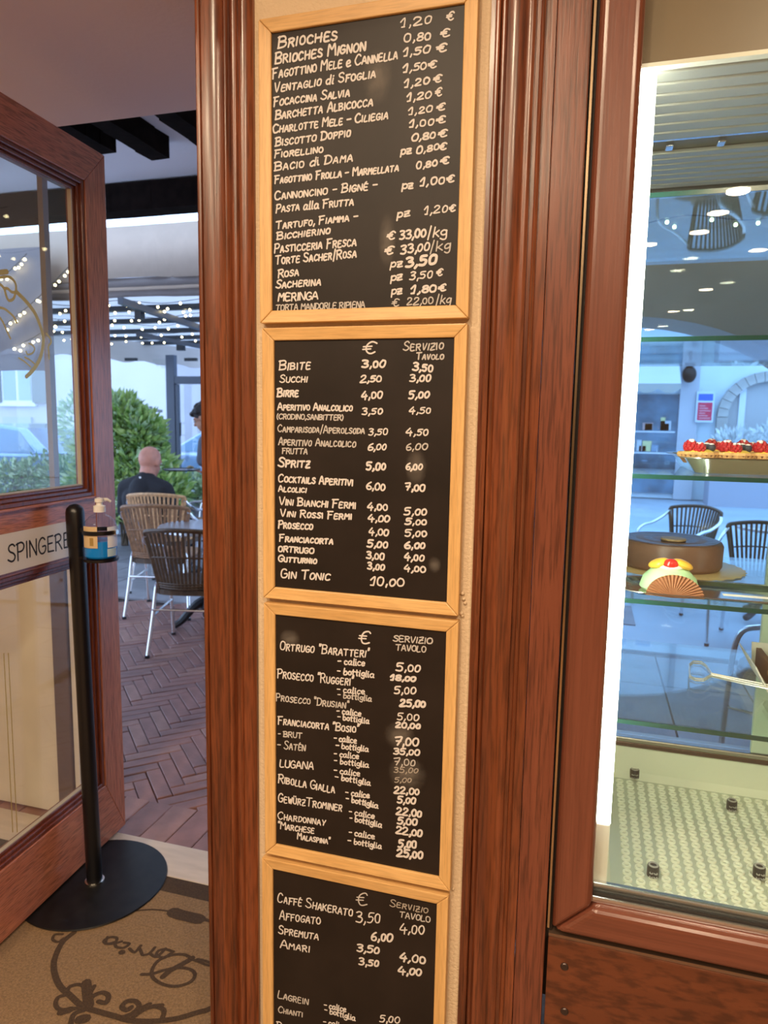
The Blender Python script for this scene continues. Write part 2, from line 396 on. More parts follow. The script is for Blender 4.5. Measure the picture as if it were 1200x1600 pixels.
# ------------------------------------------------------------------ CHALKBOARDS
G = {}
def g(ch, s, w=None):
    st = [[tuple(float(c) for c in p.split(',')) for p in q.split()] for q in s.split('|')]
    G[ch] = (st, w if w is not None else max(p[0] for q in st for p in q))
g('A', '0,0 2.8,10 5.8,0|1.2,3.6 4.8,3.4'); g('B', '0.2,0 0.3,10|-.6,9.4 3.2,10 5,8.4 4.4,6.2 .8,5.2 4.6,4.6 5.6,2.4 4.2,.4 -.3,0')
g('C', '5.4,8.4 4,10 2,9.6 .4,7 0,4.6 .5,1.8 2,.1 4,.2 5.6,1.6'); g('D', '0.4,0 0.5,10|-.4,9.6 3,9.8 5.6,7.4 5.6,3.6 3.8,.8 -.2,0')
g('E', '5,10 .6,9.8 .4,.2 5.2,.1|.5,5.2 4.2,5.4'); g('F', '5.4,10.2 -.4,9.8|.7,9.8 .5,-.4|.6,5.2 4.2,5.5')
g('G', '5.4,8.6 4,10 2,9.6 .3,7 .2,3 1.8,.3 4.2,.3 5.6,2.2 5.6,4.6 3.2,4.5'); g('H', '0.2,10 0,0|5.5,10.2 5.3,-.2|0,5 5.5,5.3')
g('I', '0.5,10 .4,0', 1.0); g('J', '3,10 3,2 1.5,0 0,1.5'); g('K', '0.2,10 0,0|5,10 .2,4.6|1.5,5.8 5.2,0'); g('L', '0.4,10 .1,.2 4.6,.1')
g('M', '0,0 .5,10 3,5.4 5.6,10 6.2,0'); g('N', '0,0 .2,10 5.2,.2 5.5,10.2'); g('O', '2.8,10 .7,8.6 0,5 .8,1.2 2.8,0 4.9,1.2 5.6,5 4.8,8.8 2.8,10 2.2,9.8')
g('P', '0.3,-.4 .4,10|-.5,9.4 3.2,10.2 5.2,8.4 4.6,5.8 2.8,4.8 .6,4.8'); g('R', '0.3,-.4 .4,10|-.5,9.4 3.2,10.2 5,8.4 4.2,5.8 .6,4.9 2.6,4.6 5.6,-.2')
g('Q', '2.8,10 .5,8.5 0,5 .7,1.5 2.8,0 4.9,1.5 5.6,5 5,8.5 2.8,10|3.4,2.5 5.8,-.8'); g('S', '5.2,8.8 3.6,10.2 1.4,9.6 .6,7.8 1.6,6 4,4.6 5.1,2.6 4.2,.6 2.2,0 -.2,1.4')
g('T', '-.2,9.8 6,10.2|3,10 2.7,0'); g('U', '0.2,10 .2,2.6 1.6,.1 3.8,.2 5,2.4 5.3,10'); g('V', '0,10 2.6,0 5.4,10.3'); g('W', '0,10 1.6,0 3.4,7 5,0 6.8,10')
g('X', '0,10 5,0|5,10 0,0'); g('Y', '0,10 2.6,5 5.4,10|2.6,5 2.2,0'); g('Z', '0.2,9.8 5,10 0,0 5.3,.2|1,5 4.4,5.2')
g('€', '5.6,8.6 4.4,10 2.8,9.6 1.5,7.6 1.2,4 2,1 3.6,0 5.6,1.2|-.2,6.2 3.9,6.4|-.3,4 3.6,4.1')
g('0', '2.3,10 .7,8.6 0,5 .7,1.2 2.3,0 4,1.2 4.7,5 4,8.8 2.3,10 1.8,9.8'); g('1', '-.2,6 2.4,10 2.2,0|.4,0 2.2,0', 3.2); g('2', '0.3,7.8 1.4,9.8 3.4,9.8 4.4,8 3.6,5.2 0,.1 5.1,.2')
g('3', '0.4,9.2 2.4,10 4.4,8.8 3.8,6.6 1.8,5.4 4.2,4.6 4.9,2.4 3.2,.2 .2,.9'); g('4', '2.8,10 0,3.4 5.2,3.6|3.8,6 3.5,-1'); g('5', '5,10.1 1,9.8 .7,6 2.8,6.4 4.7,4.4 4.2,1.2 2.4,0 .1,.8')
g('6', '4.2,9.8 1.8,8 .4,4.6 .7,1.3 2.6,0 4.6,1.2 4.6,3.8 2.8,5 .7,3.8'); g('7', '0,9.4 2,9.9 5,9.8 2.2,0|1,5 4.6,5.2'); g('8', '2.6,5.2 .6,6.8 .8,9 2.6,10 4.3,9 4.4,7 2.6,5.2 .3,3.2 .6,1 2.6,0 4.6,1.1 4.7,3.4 2.6,5.2')
g('9', '4.4,6.4 2.2,5 .4,6.6 .8,9 2.6,10 4.4,8.8 4.4,5 3.6,0'); g(',', '1,1.2 .9,.2 .2,-2', 1.2); g('.', '.5,.4 .7,.3', 1.0); g('/', '2.4,11.5 .4,-2', 2.6); g('-', '0,4.6 3.6,4.8'); g('"', '.6,10.6 .4,8|2,10.8 1.8,8.2')
g('(', '1.6,11 .2,7 .3,2.5 1.8,-1'); g(')', '.2,11 1.6,7 1.4,2.5 0,-1'); g("'", '.6,10.6 .4,8', 1)
g('a', '4.2,5.6 2.2,6.2 .4,4.2 .4,1.2 1.8,0 3.6,1.6 4.4,5.6 4.2,1 5.4,.2'); g('b', '0.5,10 .2,.6 2.4,0 4.3,1.8 3.8,4.8 2,5.8 .4,4'); g('c', '4,5 2.4,6.1 .7,4.8 .2,2.2 1.5,.1 4,.8')
g('d', '4.4,10 4,0|4.2,4.8 2.2,6 .4,4.2 .4,1.4 1.8,0 4,1.8'); g('e', '0.4,3 3.9,3.6 3.4,5.6 1.9,6 .6,4.6 .3,2 1.7,.1 4.2,.9'); g('g', '4.2,5.2 2.2,6.1 .5,4.2 .7,1.8 2.4,1.2 4,2.8 4.3,6 4,-1.8 2.2,-3.4 .2,-2.2')
g('i', '0.5,6 .5,.5 1.4,.1|.6,8.4 .8,8.7', 1.5); g('l', '0.6,10 .4,.7 1.5,.1', 1.6); g('k', '0.4,10 .2,0|4,6.4 .4,2.8|1.3,3.6 4.3,0'); g('o', '2.2,6 .5,4.6 .3,1.6 2,0 3.9,1.4 4,4.4 2.2,6'); g('n', '0.3,6 .3,0|.4,4.2 2.2,6 3.8,4.8 4,0')
g('p', '0.5,6 .2,-3.6|.4,4.6 2.4,6.1 4.2,4.4 3.6,1 1.8,.1 .3,1.2'); g('t', '1.6,9 1.4,.7 2.6,.1|0,6 3.2,6.3'); g('z', '0,6 4,6.2 0,0 4.2,.2|.5,3 3.6,3.2'); g('y', '0.2,6 2.2,1|4.2,6 1.6,-3.2 .2,-3'); g('u', '.2,6 .4,1 2,0 3.8,1.4 4,6 4.2,.2'); g('r', '.3,6 .3,0|.4,4 2,6 3.4,5.6'); g('s', '3.4,5.4 1.6,6 .6,4.6 3,2.8 3,.6 1.4,0 .2,.8'); g('v', '0,6 1.8,0 3.8,6'); g('m', '.3,6 .3,0|.4,4.4 1.8,6 2.8,4.6 2.8,0|2.9,4.4 4.4,6 5.4,4.6 5.5,0'); g('w', '0,6 1,0 2.4,5 3.8,0 5,6')
def layout(text, jit=0.28, cents=True):
    """-> list of strokes (2D, units of cap height/10) and total width"""
    out = []; x = 0.0; low = False; after = False; prev = ' '
    for ch in text:
        if ch == '{': low = True; continue
        if ch == '}': low = False; continue
        if ch == ' ': x += 3.6; prev = ' '; after = False; continue
        acc = None; c = ch; sc = 1.0
        if c in 'éÉ': acc = 'acute'; c = 'e' if c == 'é' else 'E'
        if c in 'üÜ': acc = 'uml'; c = 'u' if c == 'ü' else 'U'
        if not low and c.islower(): c = c.upper(); sc = 0.70
        if c == ',' : after = True
        elif after and c.isdigit() and cents: sc = 0.82 if random.random() < .6 else .92
        elif not c.isdigit(): after = False
        st, wd_ = G[c]
        dy = random.uniform(-.3, .3) * (jit > 0); sx = sc * random.uniform(.94, 1.06) if jit else sc
        sl = random.uniform(.02, .10) if jit else 0
        for q in st:
            P = [(x + (p[0] + random.uniform(-jit, jit)) * sx + sl * p[1], p[1] * sc + random.uniform(-jit, jit) * .7 + dy) for p in q]
            out.append(P)
        if acc == 'acute': out.append([(x + 2 * sx, 11 * sc), (x + 4 * sx, 13.4 * sc)])
        if acc == 'uml': out += [[(x + 1.2 * sx, 12.6 * sc), (x + 1.4 * sx, 13.6 * sc)], [(x + 4.2 * sx, 12.6 * sc), (x + 4.4 * sx, 13.6 * sc)]]
        x += wd_ * sx + (1.7 if not low else 1.4) * (0.8 if ch in ',.' else 1)
        prev = ch
    return out, x - 1.5
SHARP = set('AEFHIKLMNTVWXYZ147/-')
YT = 1.2572
def write_line(board, text, p0, p1, h, wt, m):
    """p0,p1: world ends of the base line on the board; h: cap height (m)"""
    st, W = layout(text); ax = (p1 - p0); W = max(W, 1)
    kx = ax.length / W; ux = ax.normalized(); uz = Vector((0, 0, 1)); ky = h / 10
    mb = MB()
    for i_, q in enumerate(st):
        P = [p0 + ux * (a_ * kx) + uz * (b_ * ky) for a_, b_ in q]
        mb.ribbon(catmull(P, 4), wt * random.uniform(.92, 1.1), (0, -1, 0), lift=(i_ % 9) * 2e-5)
    return mb.build('lettering', m, board, origin=True)
boards = [  # x0, x1, ztop, zbot, label
    (-0.620, -0.217, 2.226, 1.686, 'topmost chalkboard, headed Brioches, listing pastries and their prices'),
    (-0.616, -0.218, 1.677, 1.146, 'second chalkboard from top, listing soft drinks, Spritz and Gin Tonic'),
    (-0.615, -0.217, 1.1365, 0.592, 'third chalkboard from top, listing wines by calice and bottiglia'),
    (-0.622, -0.220, 0.581, 0.045, 'lowest chalkboard, beginning with Caffé Shakerato, cut by the picture edge')]
LINES = [
 [ # board 1
 (0, 'Brioches', 150, 250, 455, 205, 66, 1.2), (0, 'Brioches Mignon', 133, 333, 603, 262, 64, 1.15), (0, 'Fagottino Mele {e} Cannella', 120, 408, 770, 305, 56, 1), (0, 'Ventaglio {di} Sfoglia', 130, 480, 655, 402, 50, 1),
 (0, 'Focaccina Salvia', 125, 553, 520, 500, 50, 1), (0, 'Barchetta Albicocca', 135, 622, 640, 550, 52, 1), (0, 'Charlotte Mele - Ciliegia', 122, 693, 720, 618, 48, 1), (0, 'Biscotto Doppio', 135, 762, 525, 710, 48, 1),
 (0, 'Fiorellino', 130, 822, 382, 792, 42, 1), (0, 'Bacio {di} Dama', 130, 888, 537, 838, 48, 1),
 (0, '1,20', 787, 142, 945, 120, 50, .9), (0, '€', 1025, 107, 1062, 102, 46, 1), (0, '0,80', 805, 220, 940, 205, 46, 1), (0, '€', 995, 193, 1040, 188, 44, 1), (0, '1,50', 800, 293, 938, 275, 46, 1), (0, '€', 975, 272, 1025, 265, 45, 1),
 (0, '1,50', 800, 378, 920, 358, 46, 1), (0, '€', 930, 355, 972, 350, 40, 1), (0, '1,20', 805, 455, 935, 437, 46, 1), (0, '€', 960, 430, 998, 425, 40, 1), (0, '1,20', 820, 528, 945, 508, 46, 1), (0, '€', 968, 503, 1000, 498, 45, 1),
 (0, '1,20', 828, 598, 952, 582, 40, .9), (0, '€', 975, 577, 1015, 572, 38, .9), (0, '1,00', 833, 663, 958, 650, 42, 1), (0, '€', 975, 643, 1018, 637, 38, 1), (0, '0,80', 845, 737, 965, 718, 40, 1), (0, '€', 985, 715, 1025, 710, 40, 1),
 (0, '{pz}', 787, 803, 842, 800, 44, 1), (0, '0,80', 868, 803, 985, 778, 40, 1), (0, '€', 985, 783, 1022, 778, 38, 1), (0, '0,80', 868, 880, 975, 862, 40, 1), (0, '€', 997, 855, 1038, 850, 38, 1),
 (250, 'Fagottino Frolla - Marmellata', 130, 122, 775, 58, 44, 1), (250, 'Cannoncino - Bigné -', 130, 207, 665, 150, 48, 1), (250, 'Pasta {alla} Frutta', 138, 273, 540, 235, 45, 1), (250, 'Tartufo, Fiamma -', 138, 360, 562, 312, 42, 1),
 (250, 'Bicchierino', 143, 415, 418, 382, 42, 1), (250, 'Pasticceria Fresca', 130, 483, 555, 445, 50, 1), (250, 'Torte Sacher/Rosa', 135, 543, 555, 505, 48, 1), (250, 'Rosa', 150, 612, 255, 600, 45, 1), (250, 'Sacherina', 137, 668, 370, 650, 45, 1),
 (250, 'MERINGA', 150, 735, 355, 725, 42, 1), (250, 'TORTA MANDORLE RIPIENA', 137, 785, 600, 768, 33, .75),
 (250, '{pz}', 795, 150, 848, 147, 44, 1), (250, '1,00', 888, 135, 1015, 122, 45, 1), (250, '€', 1027, 117, 1062, 113, 38, 1), (250, '{pz}', 768, 300, 832, 290, 44, 1), (250, '1,20', 910, 283, 1028, 270, 45, .9), (250, '€', 1040, 268, 1070, 265, 36, 1),
 (250, '€', 715, 415, 755, 412, 44, 1.1), (250, '33,00', 780, 415, 915, 398, 50, 1.25), (250, '/{kg}', 925, 405, 1025, 395, 56, .9), (250, '€', 705, 492, 747, 488, 44, 1.1), (250, '33,00', 785, 490, 935, 470, 48, 1.1), (250, '/{kg}', 940, 480, 1043, 465, 56, .8),
 (250, '{pz}', 733, 558, 793, 553, 44, 1), (250, '3,50', 812, 560, 970, 538, 54, 1.6), (250, '{pz}', 735, 628, 793, 622, 44, 1), (250, '3,50', 832, 625, 950, 612, 46, .9), (250, '€', 973, 603, 1003, 600, 38, .9),
 (250, '{pz}', 738, 700, 793, 695, 44, 1), (250, '1,80', 840, 695, 970, 685, 46, 1.2), (250, '€', 985, 683, 1020, 680, 38, 1), (250, '€', 743, 763, 777, 760, 42, .7), (250, '22,00', 818, 755, 955, 748, 40, .75), (250, '/{kg}', 970, 752, 1047, 745, 50, .75)],
 [ # board 2
 (500, '€', 588, 175, 655, 172, 66, 1), (500, 'Servizio', 800, 160, 1008, 152, 50, .85), (500, 'Tavolo', 868, 205, 1010, 203, 38, .85), (500, 'Bibite', 155, 260, 315, 255, 52, .95), (500, '3,00', 582, 247, 705, 245, 42, 1.25), (500, '3,50', 848, 262, 952, 270, 45, 1.2),
 (500, 'Succhi', 158, 325, 300, 322, 42, .9), (500, '2,50', 575, 325, 685, 320, 40, 1.05), (500, '3,00', 833, 320, 942, 318, 40, 1.05), (500, 'Birre', 145, 398, 253, 398, 46, 1.15), (500, '4,00', 583, 412, 690, 405, 42, 1.1), (500, '5,00', 828, 410, 933, 405, 42, 1.1),
 (500, 'Aperitivo Analcolico', 147, 468, 535, 473, 40, .95), (500, '(CRODINO,SANBITTER)', 142, 515, 487, 522, 28, .8), (500, '3,50', 583, 493, 690, 490, 38, .95), (500, '4,50', 830, 487, 942, 485, 36, .9),
 (500, 'Camparisoda/Aperolsoda', 147, 582, 598, 592, 40, .8), (500, '3,50', 618, 600, 717, 597, 38, .9), (500, '4,50', 815, 600, 928, 600, 40, .9), (500, 'Aperitivo Analcolico', 150, 650, 552, 662, 42, .85), (500, 'FRUTTA', 170, 695, 300, 698, 30, .8), (500, '6,00', 615, 678, 710, 675, 38, .95), (500, '6,00', 813, 678, 925, 675, 38, .85),
 (500, 'Spritz', 150, 762, 313, 768, 50, 1.2), (500, '5,00', 607, 780, 708, 780, 42, 1.3), (500, '6,00', 813, 780, 898, 780, 38, 1.1), (500, 'Cocktails Aperitivi', 150, 842, 537, 862, 44, 1.05), (500, 'Alcolici', 150, 893, 295, 898, 34, 1), (500, '6,00', 607, 882, 705, 887, 42, 1.1), (500, '7,00', 810, 885, 912, 893, 40, 1.2),
 (730, 'Vini Bianchi Fermi', 155, 195, 552, 215, 44, 1), (730, '4,00', 612, 220, 718, 225, 40, 1.1), (730, '5,00', 805, 248, 920, 248, 40, 1.05), (730, 'Vini Rossi Fermi', 160, 255, 530, 272, 40, 1.05), (730, '4,00', 618, 280, 728, 285, 38, 1.1), (730, '5,00', 810, 298, 920, 300, 34, 1.1),
 (730, 'Prosecco', 150, 315, 328, 325, 42, 1.1), (730, '4,00', 622, 350, 722, 357, 38, 1.1), (730, '5,00', 808, 360, 920, 362, 38, 1.1), (730, 'Franciacorta', 155, 385, 433, 400, 38, 1.1), (730, '5,00', 612, 415, 717, 420, 40, 1.2), (730, '6,00', 807, 422, 912, 423, 38, 1.2),
 (730, 'ORTRUGO', 150, 438, 333, 450, 30, 1.1), (730, '3,00', 608, 475, 700, 482, 40, 1.1), (730, '4,00', 805, 483, 907, 490, 40, 1.15), (730, 'Gutturnio', 150, 490, 348, 502, 36, 1.1), (730, '3,00', 613, 530, 700, 537, 38, 1.1), (730, '4,00', 805, 540, 915, 547, 36, 1.1), (730, 'Gin Tonic', 163, 575, 418, 588, 50, 1.05), (730, '10,00', 628, 615, 803, 620, 48, 1.1)],
 [ # board 3
 (940, '€', 570, 215, 622, 220, 72, 1), (940, 'SERVIZIO', 748, 205, 950, 220, 32, .85), (940, 'TAVOLO', 762, 252, 917, 263, 32, .8), (940, 'Ortrugo "Baratteri"', 158, 250, 622, 292, 50, .9), (940, '{- calice}', 460, 325, 598, 335, 42, .95), (940, '5,00', 763, 360, 888, 365, 45, 1.1),
 (940, '{- bottiglia}', 458, 375, 648, 397, 40, .95), (940, '18,00', 733, 408, 863, 415, 30, 1.3), (940, 'Prosecco "Ruggeri"', 145, 395, 540, 438, 50, .9), (940, '{- calice}', 455, 470, 597, 483, 38, .9), (940, '5,00', 752, 480, 865, 480, 40, 1), (940, '{- bottiglia}', 458, 497, 635, 520, 36, .85), (940, '25,00', 782, 545, 913, 550, 38, 1.4),
 (940, 'Prosecco "Drusian"', 138, 515, 515, 557, 42, .85), (940, '{- calice}', 453, 582, 578, 597, 38, .95), (940, '5,00', 768, 615, 880, 620, 38, .9), (940, '{- bottiglia}', 458, 612, 622, 637, 36, .9), (940, '20,00', 760, 655, 887, 662, 30, 1.3), (940, 'Franciacorta "Bosio"', 148, 638, 568, 683, 44, .95), (940, '- BRUT', 148, 700, 272, 712, 30, .85),
 (940, '{- calice}', 440, 725, 555, 738, 38, .95), (940, '7,00', 755, 745, 877, 752, 46, 1.25), (940, '- Satén', 145, 765, 290, 777, 46, .85), (940, '{- bottiglia}', 450, 762, 618, 782, 36, .9), (940, '35,00', 748, 795, 883, 800, 34, 1.15), (940, '{- calice}', 440, 805, 567, 820, 38, .9), (940, '7,00', 750, 850, 860, 855, 40, .8, 1), (940, '{- bottiglia}', 440, 840, 620, 865, 36, .9), (940, '35,00', 750, 890, 875, 893, 30, .7, 2),
 (1140, 'LUGANA', 158, 195, 332, 208, 40, .95), (1140, '{- calice}', 440, 225, 572, 243, 38, .9), (1140, '5,00', 755, 275, 840, 275, 28, .7, 2), (1140, '{- bottiglia}', 445, 258, 628, 292, 36, .95), (1140, '22,00', 752, 330, 880, 340, 38, 1.3), (1140, 'Ribolla Gialla', 150, 275, 443, 330, 48, .95), (1140, '{- calice}', 500, 340, 622, 357, 38, .95), (1140, '5,00', 768, 380, 863, 388, 38, 1.25), (1140, '{- bottiglia}', 503, 372, 668, 410, 36, 1), (1140, '22,00', 763, 440, 893, 455, 40, 1.3),
 (1140, 'GewürzTrominer', 150, 375, 480, 425, 48, .9), (1140, '{- calice}', 517, 440, 648, 465, 38, .95), (1140, '5,00', 770, 490, 870, 498, 38, 1.3), (1140, '{- bottiglia}', 520, 473, 687, 510, 36, .95), (1140, '22,00', 762, 540, 895, 558, 40, 1.3), (1140, 'Chardonnay', 147, 465, 395, 500, 42, .9), (1140, '"Marchese', 147, 515, 335, 540, 40, .9), (1140, 'Malaspina"', 250, 570, 420, 597, 36, .9),
 (1140, '{- calice}', 517, 548, 648, 570, 38, .9), (1140, '{- bottiglia}', 512, 590, 687, 622, 36, .9), (1140, '5,00', 773, 612, 867, 615, 42, 1.4), (1140, '25,00', 767, 660, 900, 672, 42, 1.4)],
 [ # board 4
 (1340, '€', 555, 245, 610, 250, 72, .85, 1), (1340, 'Servizio', 730, 252, 928, 290, 40, .75, 2), (1340, 'TAVOLO', 782, 310, 940, 337, 32, .75, 1), (1340, 'Caffé Shakerato', 145, 230, 535, 305, 52, .9), (1340, '3,50', 553, 338, 678, 342, 62, .95), (1340, '4,00', 783, 390, 908, 400, 52, .95), (1340, 'Affogato', 155, 320, 368, 348, 52, .9), (1340, '6,00', 633, 430, 743, 438, 48, 1.3), (1340, 'Spremuta', 150, 395, 358, 428, 46, .9), (1340, '3,50', 558, 487, 672, 500, 42, 1.25), (1340, '4,00', 782, 535, 913, 553, 46, 1.25),
 (1340, 'Amari', 160, 467, 313, 493, 46, .95), (1340, '3,50', 568, 557, 670, 568, 40, 1.25), (1340, '4,00', 775, 605, 893, 613, 44, 1.3), (1340, 'Lagrein', 148, 730, 305, 768, 44, .85), (1340, '{- calice}', 388, 780, 500, 803, 36, .9), (1340, '{- bottiglia}', 390, 805, 550, 850, 36, .9), (1340, 'Chianti', 150, 805, 275, 830, 36, .8), (1340, '5,00', 678, 855, 780, 862, 38, .95), (1340, '{- calice}', 385, 868, 500, 892, 36, .9), (1340, 'Ro', 142, 890, 190, 900, 40, .9)]]
def rail(parent, a, b, c, d, y0, y1, m, dark=None):
    """one mitred frame rail: corners a,b (outer) c,d (inner) as (x,z); front slopes slightly inwards"""
    mb = MB(); q = [a, b, c, d]
    vs = [(p[0], y0 + (0.003 if i > 1 else 0), p[1]) for i, p in enumerate(q)] + [(p[0], y1, p[1]) for p in q]
    mb.add(vs, [(0, 1, 2, 3), (7, 6, 5, 4), (0, 4, 5, 1), (1, 5, 6, 2), (2, 6, 7, 3), (3, 7, 4, 0)])
    return mb.build('frame_rail', m, parent, bevel=0.0018)
for i, (x0, x1, z1, z0, lab) in enumerate(boards):
    t = thing('chalkboard', lab, 'chalkboard', ((x0 + x1) / 2, 1.268, z0), 'framed menu chalkboards on the pillar')
    f = 0.0235; e = 0.0004
    rail(t, (x0, z0), (x0, z1), (x0 + f, z1 - f), (x0 + f, z0 + f), 1.250, 1.269, PINE)
    rail(t, (x1, z1), (x1, z0), (x1 - f, z0 + f), (x1 - f, z1 - f), 1.250, 1.269, PINE)
    rail(t, (x0 + e, z1), (x1 - e, z1), (x1 - f - e, z1 - f), (x0 + f + e, z1 - f), 1.2503, 1.269, PINEH)
    rail(t, (x1 - e, z0), (x0 + e, z0), (x0 + f + e, z0 + f), (x1 - f - e, z0 + f), 1.2503, 1.269, PINEH)
    MB().box((x0 + .015, 1.2580, z0 + .015), (x1 - .015, 1.2665, z1 - .015)).build('writing_surface', SLATE, t)
    for ln in LINES[i]:
        yo, tx, ax, ay, bx, by, h, wt = ln[:8]
        k = 390 / 117.0
        p0 = pt(390 + ax * .3, yo + ay * .3, YT); p1 = pt(390 + bx * .3, yo + by * .3, YT)
        hm = (pt(390 + ax * .3, yo + (ay - h) * .3, YT) - p0).length
        write_line(t, tx, p0, p1, hm * (.80 if tx.startswith('{-') else .90), 0.0029 * wt, [CHALK if wt > .88 else CHALKM, CHALKM, CHALKF][ln[8] if len(ln) > 8 else 0])

# rubbed-out chalk clouds
def smudge_mat():
    m = bpy.data.materials.new('chalk_dust'); m.use_nodes = True; nt = m.node_tree; nt.nodes.clear(); L = nt.links
    o = nt.nodes.new('ShaderNodeOutputMaterial'); t = nt.nodes.new('ShaderNodeBsdfTransparent'); d = nt.nodes.new('ShaderNodeBsdfDiffuse'); d.inputs[0].default_value = (.42, .38, .34, 1)
    tc = nt.nodes.new('ShaderNodeTexCoord'); mp = nt.nodes.new('ShaderNodeMapping'); mp.inputs['Location'].default_value = (-1, 0, -1); mp.inputs['Scale'].default_value = (2, 0, 2)
    L.new(tc.outputs['Generated'], mp.inputs['Vector']); g_ = nt.nodes.new('ShaderNodeTexGradient'); g_.gradient_type = 'SPHERICAL'; L.new(mp.outputs['Vector'], g_.inputs['Vector'])
    n = nt.nodes.new('ShaderNodeTexNoise'); n.inputs['Scale'].default_value = 60; L.new(tc.outputs['Object'], n.inputs['Vector'])
    k = nt.nodes.new('ShaderNodeMath'); k.operation = 'MULTIPLY'; L.new(g_.outputs['Fac'], k.inputs[0]); L.new(n.outputs['Fac'], k.inputs[1])
    k2 = nt.nodes.new('ShaderNodeMath'); k2.operation = 'MULTIPLY'; k2.inputs[1].default_value = .55; L.new(k.outputs[0], k2.inputs[0])
    mx = nt.nodes.new('ShaderNodeMixShader'); L.new(k2.outputs[0], mx.inputs[0]); L.new(t.outputs[0], mx.inputs[1]); L.new(d.outputs[0], mx.inputs[2]); L.new(mx.outputs[0], o.inputs[0]); return m
SMUD = smudge_mat()
bl_ = sorted([o for o in COL.objects if o.name.startswith('chalkboard')], key=lambda o: -o.location.z)
for bi, x0_, y0_, x1_, y1_ in ((1, 632, 700, 668, 760), (1, 668, 870, 690, 895), (2, 605, 1185, 668, 1232), (2, 600, 1130, 650, 1170), (0, 565, 70, 615, 170), (2, 436, 985, 470, 1010), (0, 590, 330, 620, 420)):
    a_ = pt(x0_, y1_, 1.2578); b_ = pt(x1_, y0_, 1.2578)
    MB().quad((a_.x, 1.2578, a_.z), (b_.x, 1.2578, a_.z), (b_.x, 1.2578, b_.z), (a_.x, 1.2578, b_.z)).build('chalk_smudge', SMUD, bl_[bi])
# lumps of filler on the plaster beside the middle boards
mb = MB()
for x_, y_, r_ in ((723, 927, .0042), (725, 936, .0032), (727, 942, .0035), (721, 958, .0045), (723, 962, .003), (708, 1388, .003)):
    p = pt(x_, y_, 1.27); mb.ball((p.x, 1.269, p.z), (r_, .004, r_), 10, 6)
S('trim_9', mb, PLAST, smooth=True)
# ------------------------------------------------------------------ DOOR LEAF (open, hinged at the threshold)
HU = Vector((0.065, -0.998, 0)).normalized(); HN = Vector((0.998, 0.065, 0)).normalized()
H0 = Vector((-1.572, 2.05, 0))
def LP(s_, t_, z_): return H0 + HU * s_ + HN * t_ + Vector((0, 0, z_))
def lbox(mb, s0, s1, t0, t1, z0, z1):
    vs = [LP(*p) for p in ((s0, t0, z0), (s1, t0, z0), (s1, t1, z0), (s0, t1, z0), (s0, t0, z1), (s1, t0, z1), (s1, t1, z1), (s0, t1, z1))]
    return mb.add(vs, [(0, 1, 2, 3), (7, 6, 5, 4), (4, 5, 1, 0), (5, 6, 2, 1), (6, 7, 3, 2), (7, 4, 0, 3)])
def lprism(mb, poly, t0, t1):
    return mb.prism(poly, lambda s_, z_: LP(s_, t0, z_), lambda s_, z_: LP(s_, t1, z_))
door = bpy.data.objects.new('door_1', None); COL.objects.link(door); door.location = LP(.46, -.025, .014); door['kind'] = 'structure'
W = .90; ZB = .014; ZT = 2.352
lprism(MB(), [(0, ZB), (0, ZT), (.108, ZT - .112), (.108, ZB + .21)], -.05, 0).build('stile', LEAFW, door, bevel=.002)
lprism(MB(), [(W, ZT), (W, ZB), (W - .108, ZB + .21), (W - .108, ZT - .112)], -.05, 0).build('stile', LEAFW, door, bevel=.002)
lprism(MB(), [(.0005, ZT), (W - .0005, ZT), (W - .1085, ZT - .112), (.1085, ZT - .112)], -.05, -.0004).build('rail', LEAFH, door, bevel=.002)
lprism(MB(), [(.0005, ZB), (W - .0005, ZB), (W - .1085, ZB + .21), (.1085, ZB + .21)][::-1], -.05, -.0004).build('rail', LEAFH, door, bevel=.002)
lprism(MB(), [(.1085, 1.055), (.1085, 1.245), (W - .1085, 1.245), (W - .1085, 1.055)], -.05, -.0008).build('rail', LEAFH, door, bevel=.002)
for z0, z1 in ((1.245, ZT - .112), (ZB + .21, 1.055)):
    mb = MB()
    for k, (ww, t) in enumerate(((.014, -.004), (.012, -.012), (.011, -.020))):
        o = sum((.014, .012, .011)[:k]); a_, b_ = .108 + o, W - .108 - o; c_, d_ = z0 + o, z1 - o
        lbox(mb, a_, a_ + ww, -.045, t, c_, d_); lbox(mb, b_ - ww, b_, -.045, t, c_, d_)
        lbox(mb, a_ + ww, b_ - ww, -.045, t, c_, c_ + ww); lbox(mb, a_ + ww, b_ - ww, -.045, t, d_ - ww, d_)
    mb.build('glazing_bead', LEAFD, door, bevel=.0025)
    mb = MB(); o = .037
    lbox(mb, .108 + o, .108 + o + .006, -.034, -.021, z0 + o, z1 - o); lbox(mb, .114 + o, W - .108 - o, -.034, -.021, z0 + o, z0 + o + .004)
    mb.build('glass_seal', mat('pale_seal', (.55, .50, .42), .5), door)
    mb = MB(); lbox(mb, .140, W - .140, -.032, -.026, z0 + .03, z1 - .03); mb.build('glass_pane', GLASS, door)
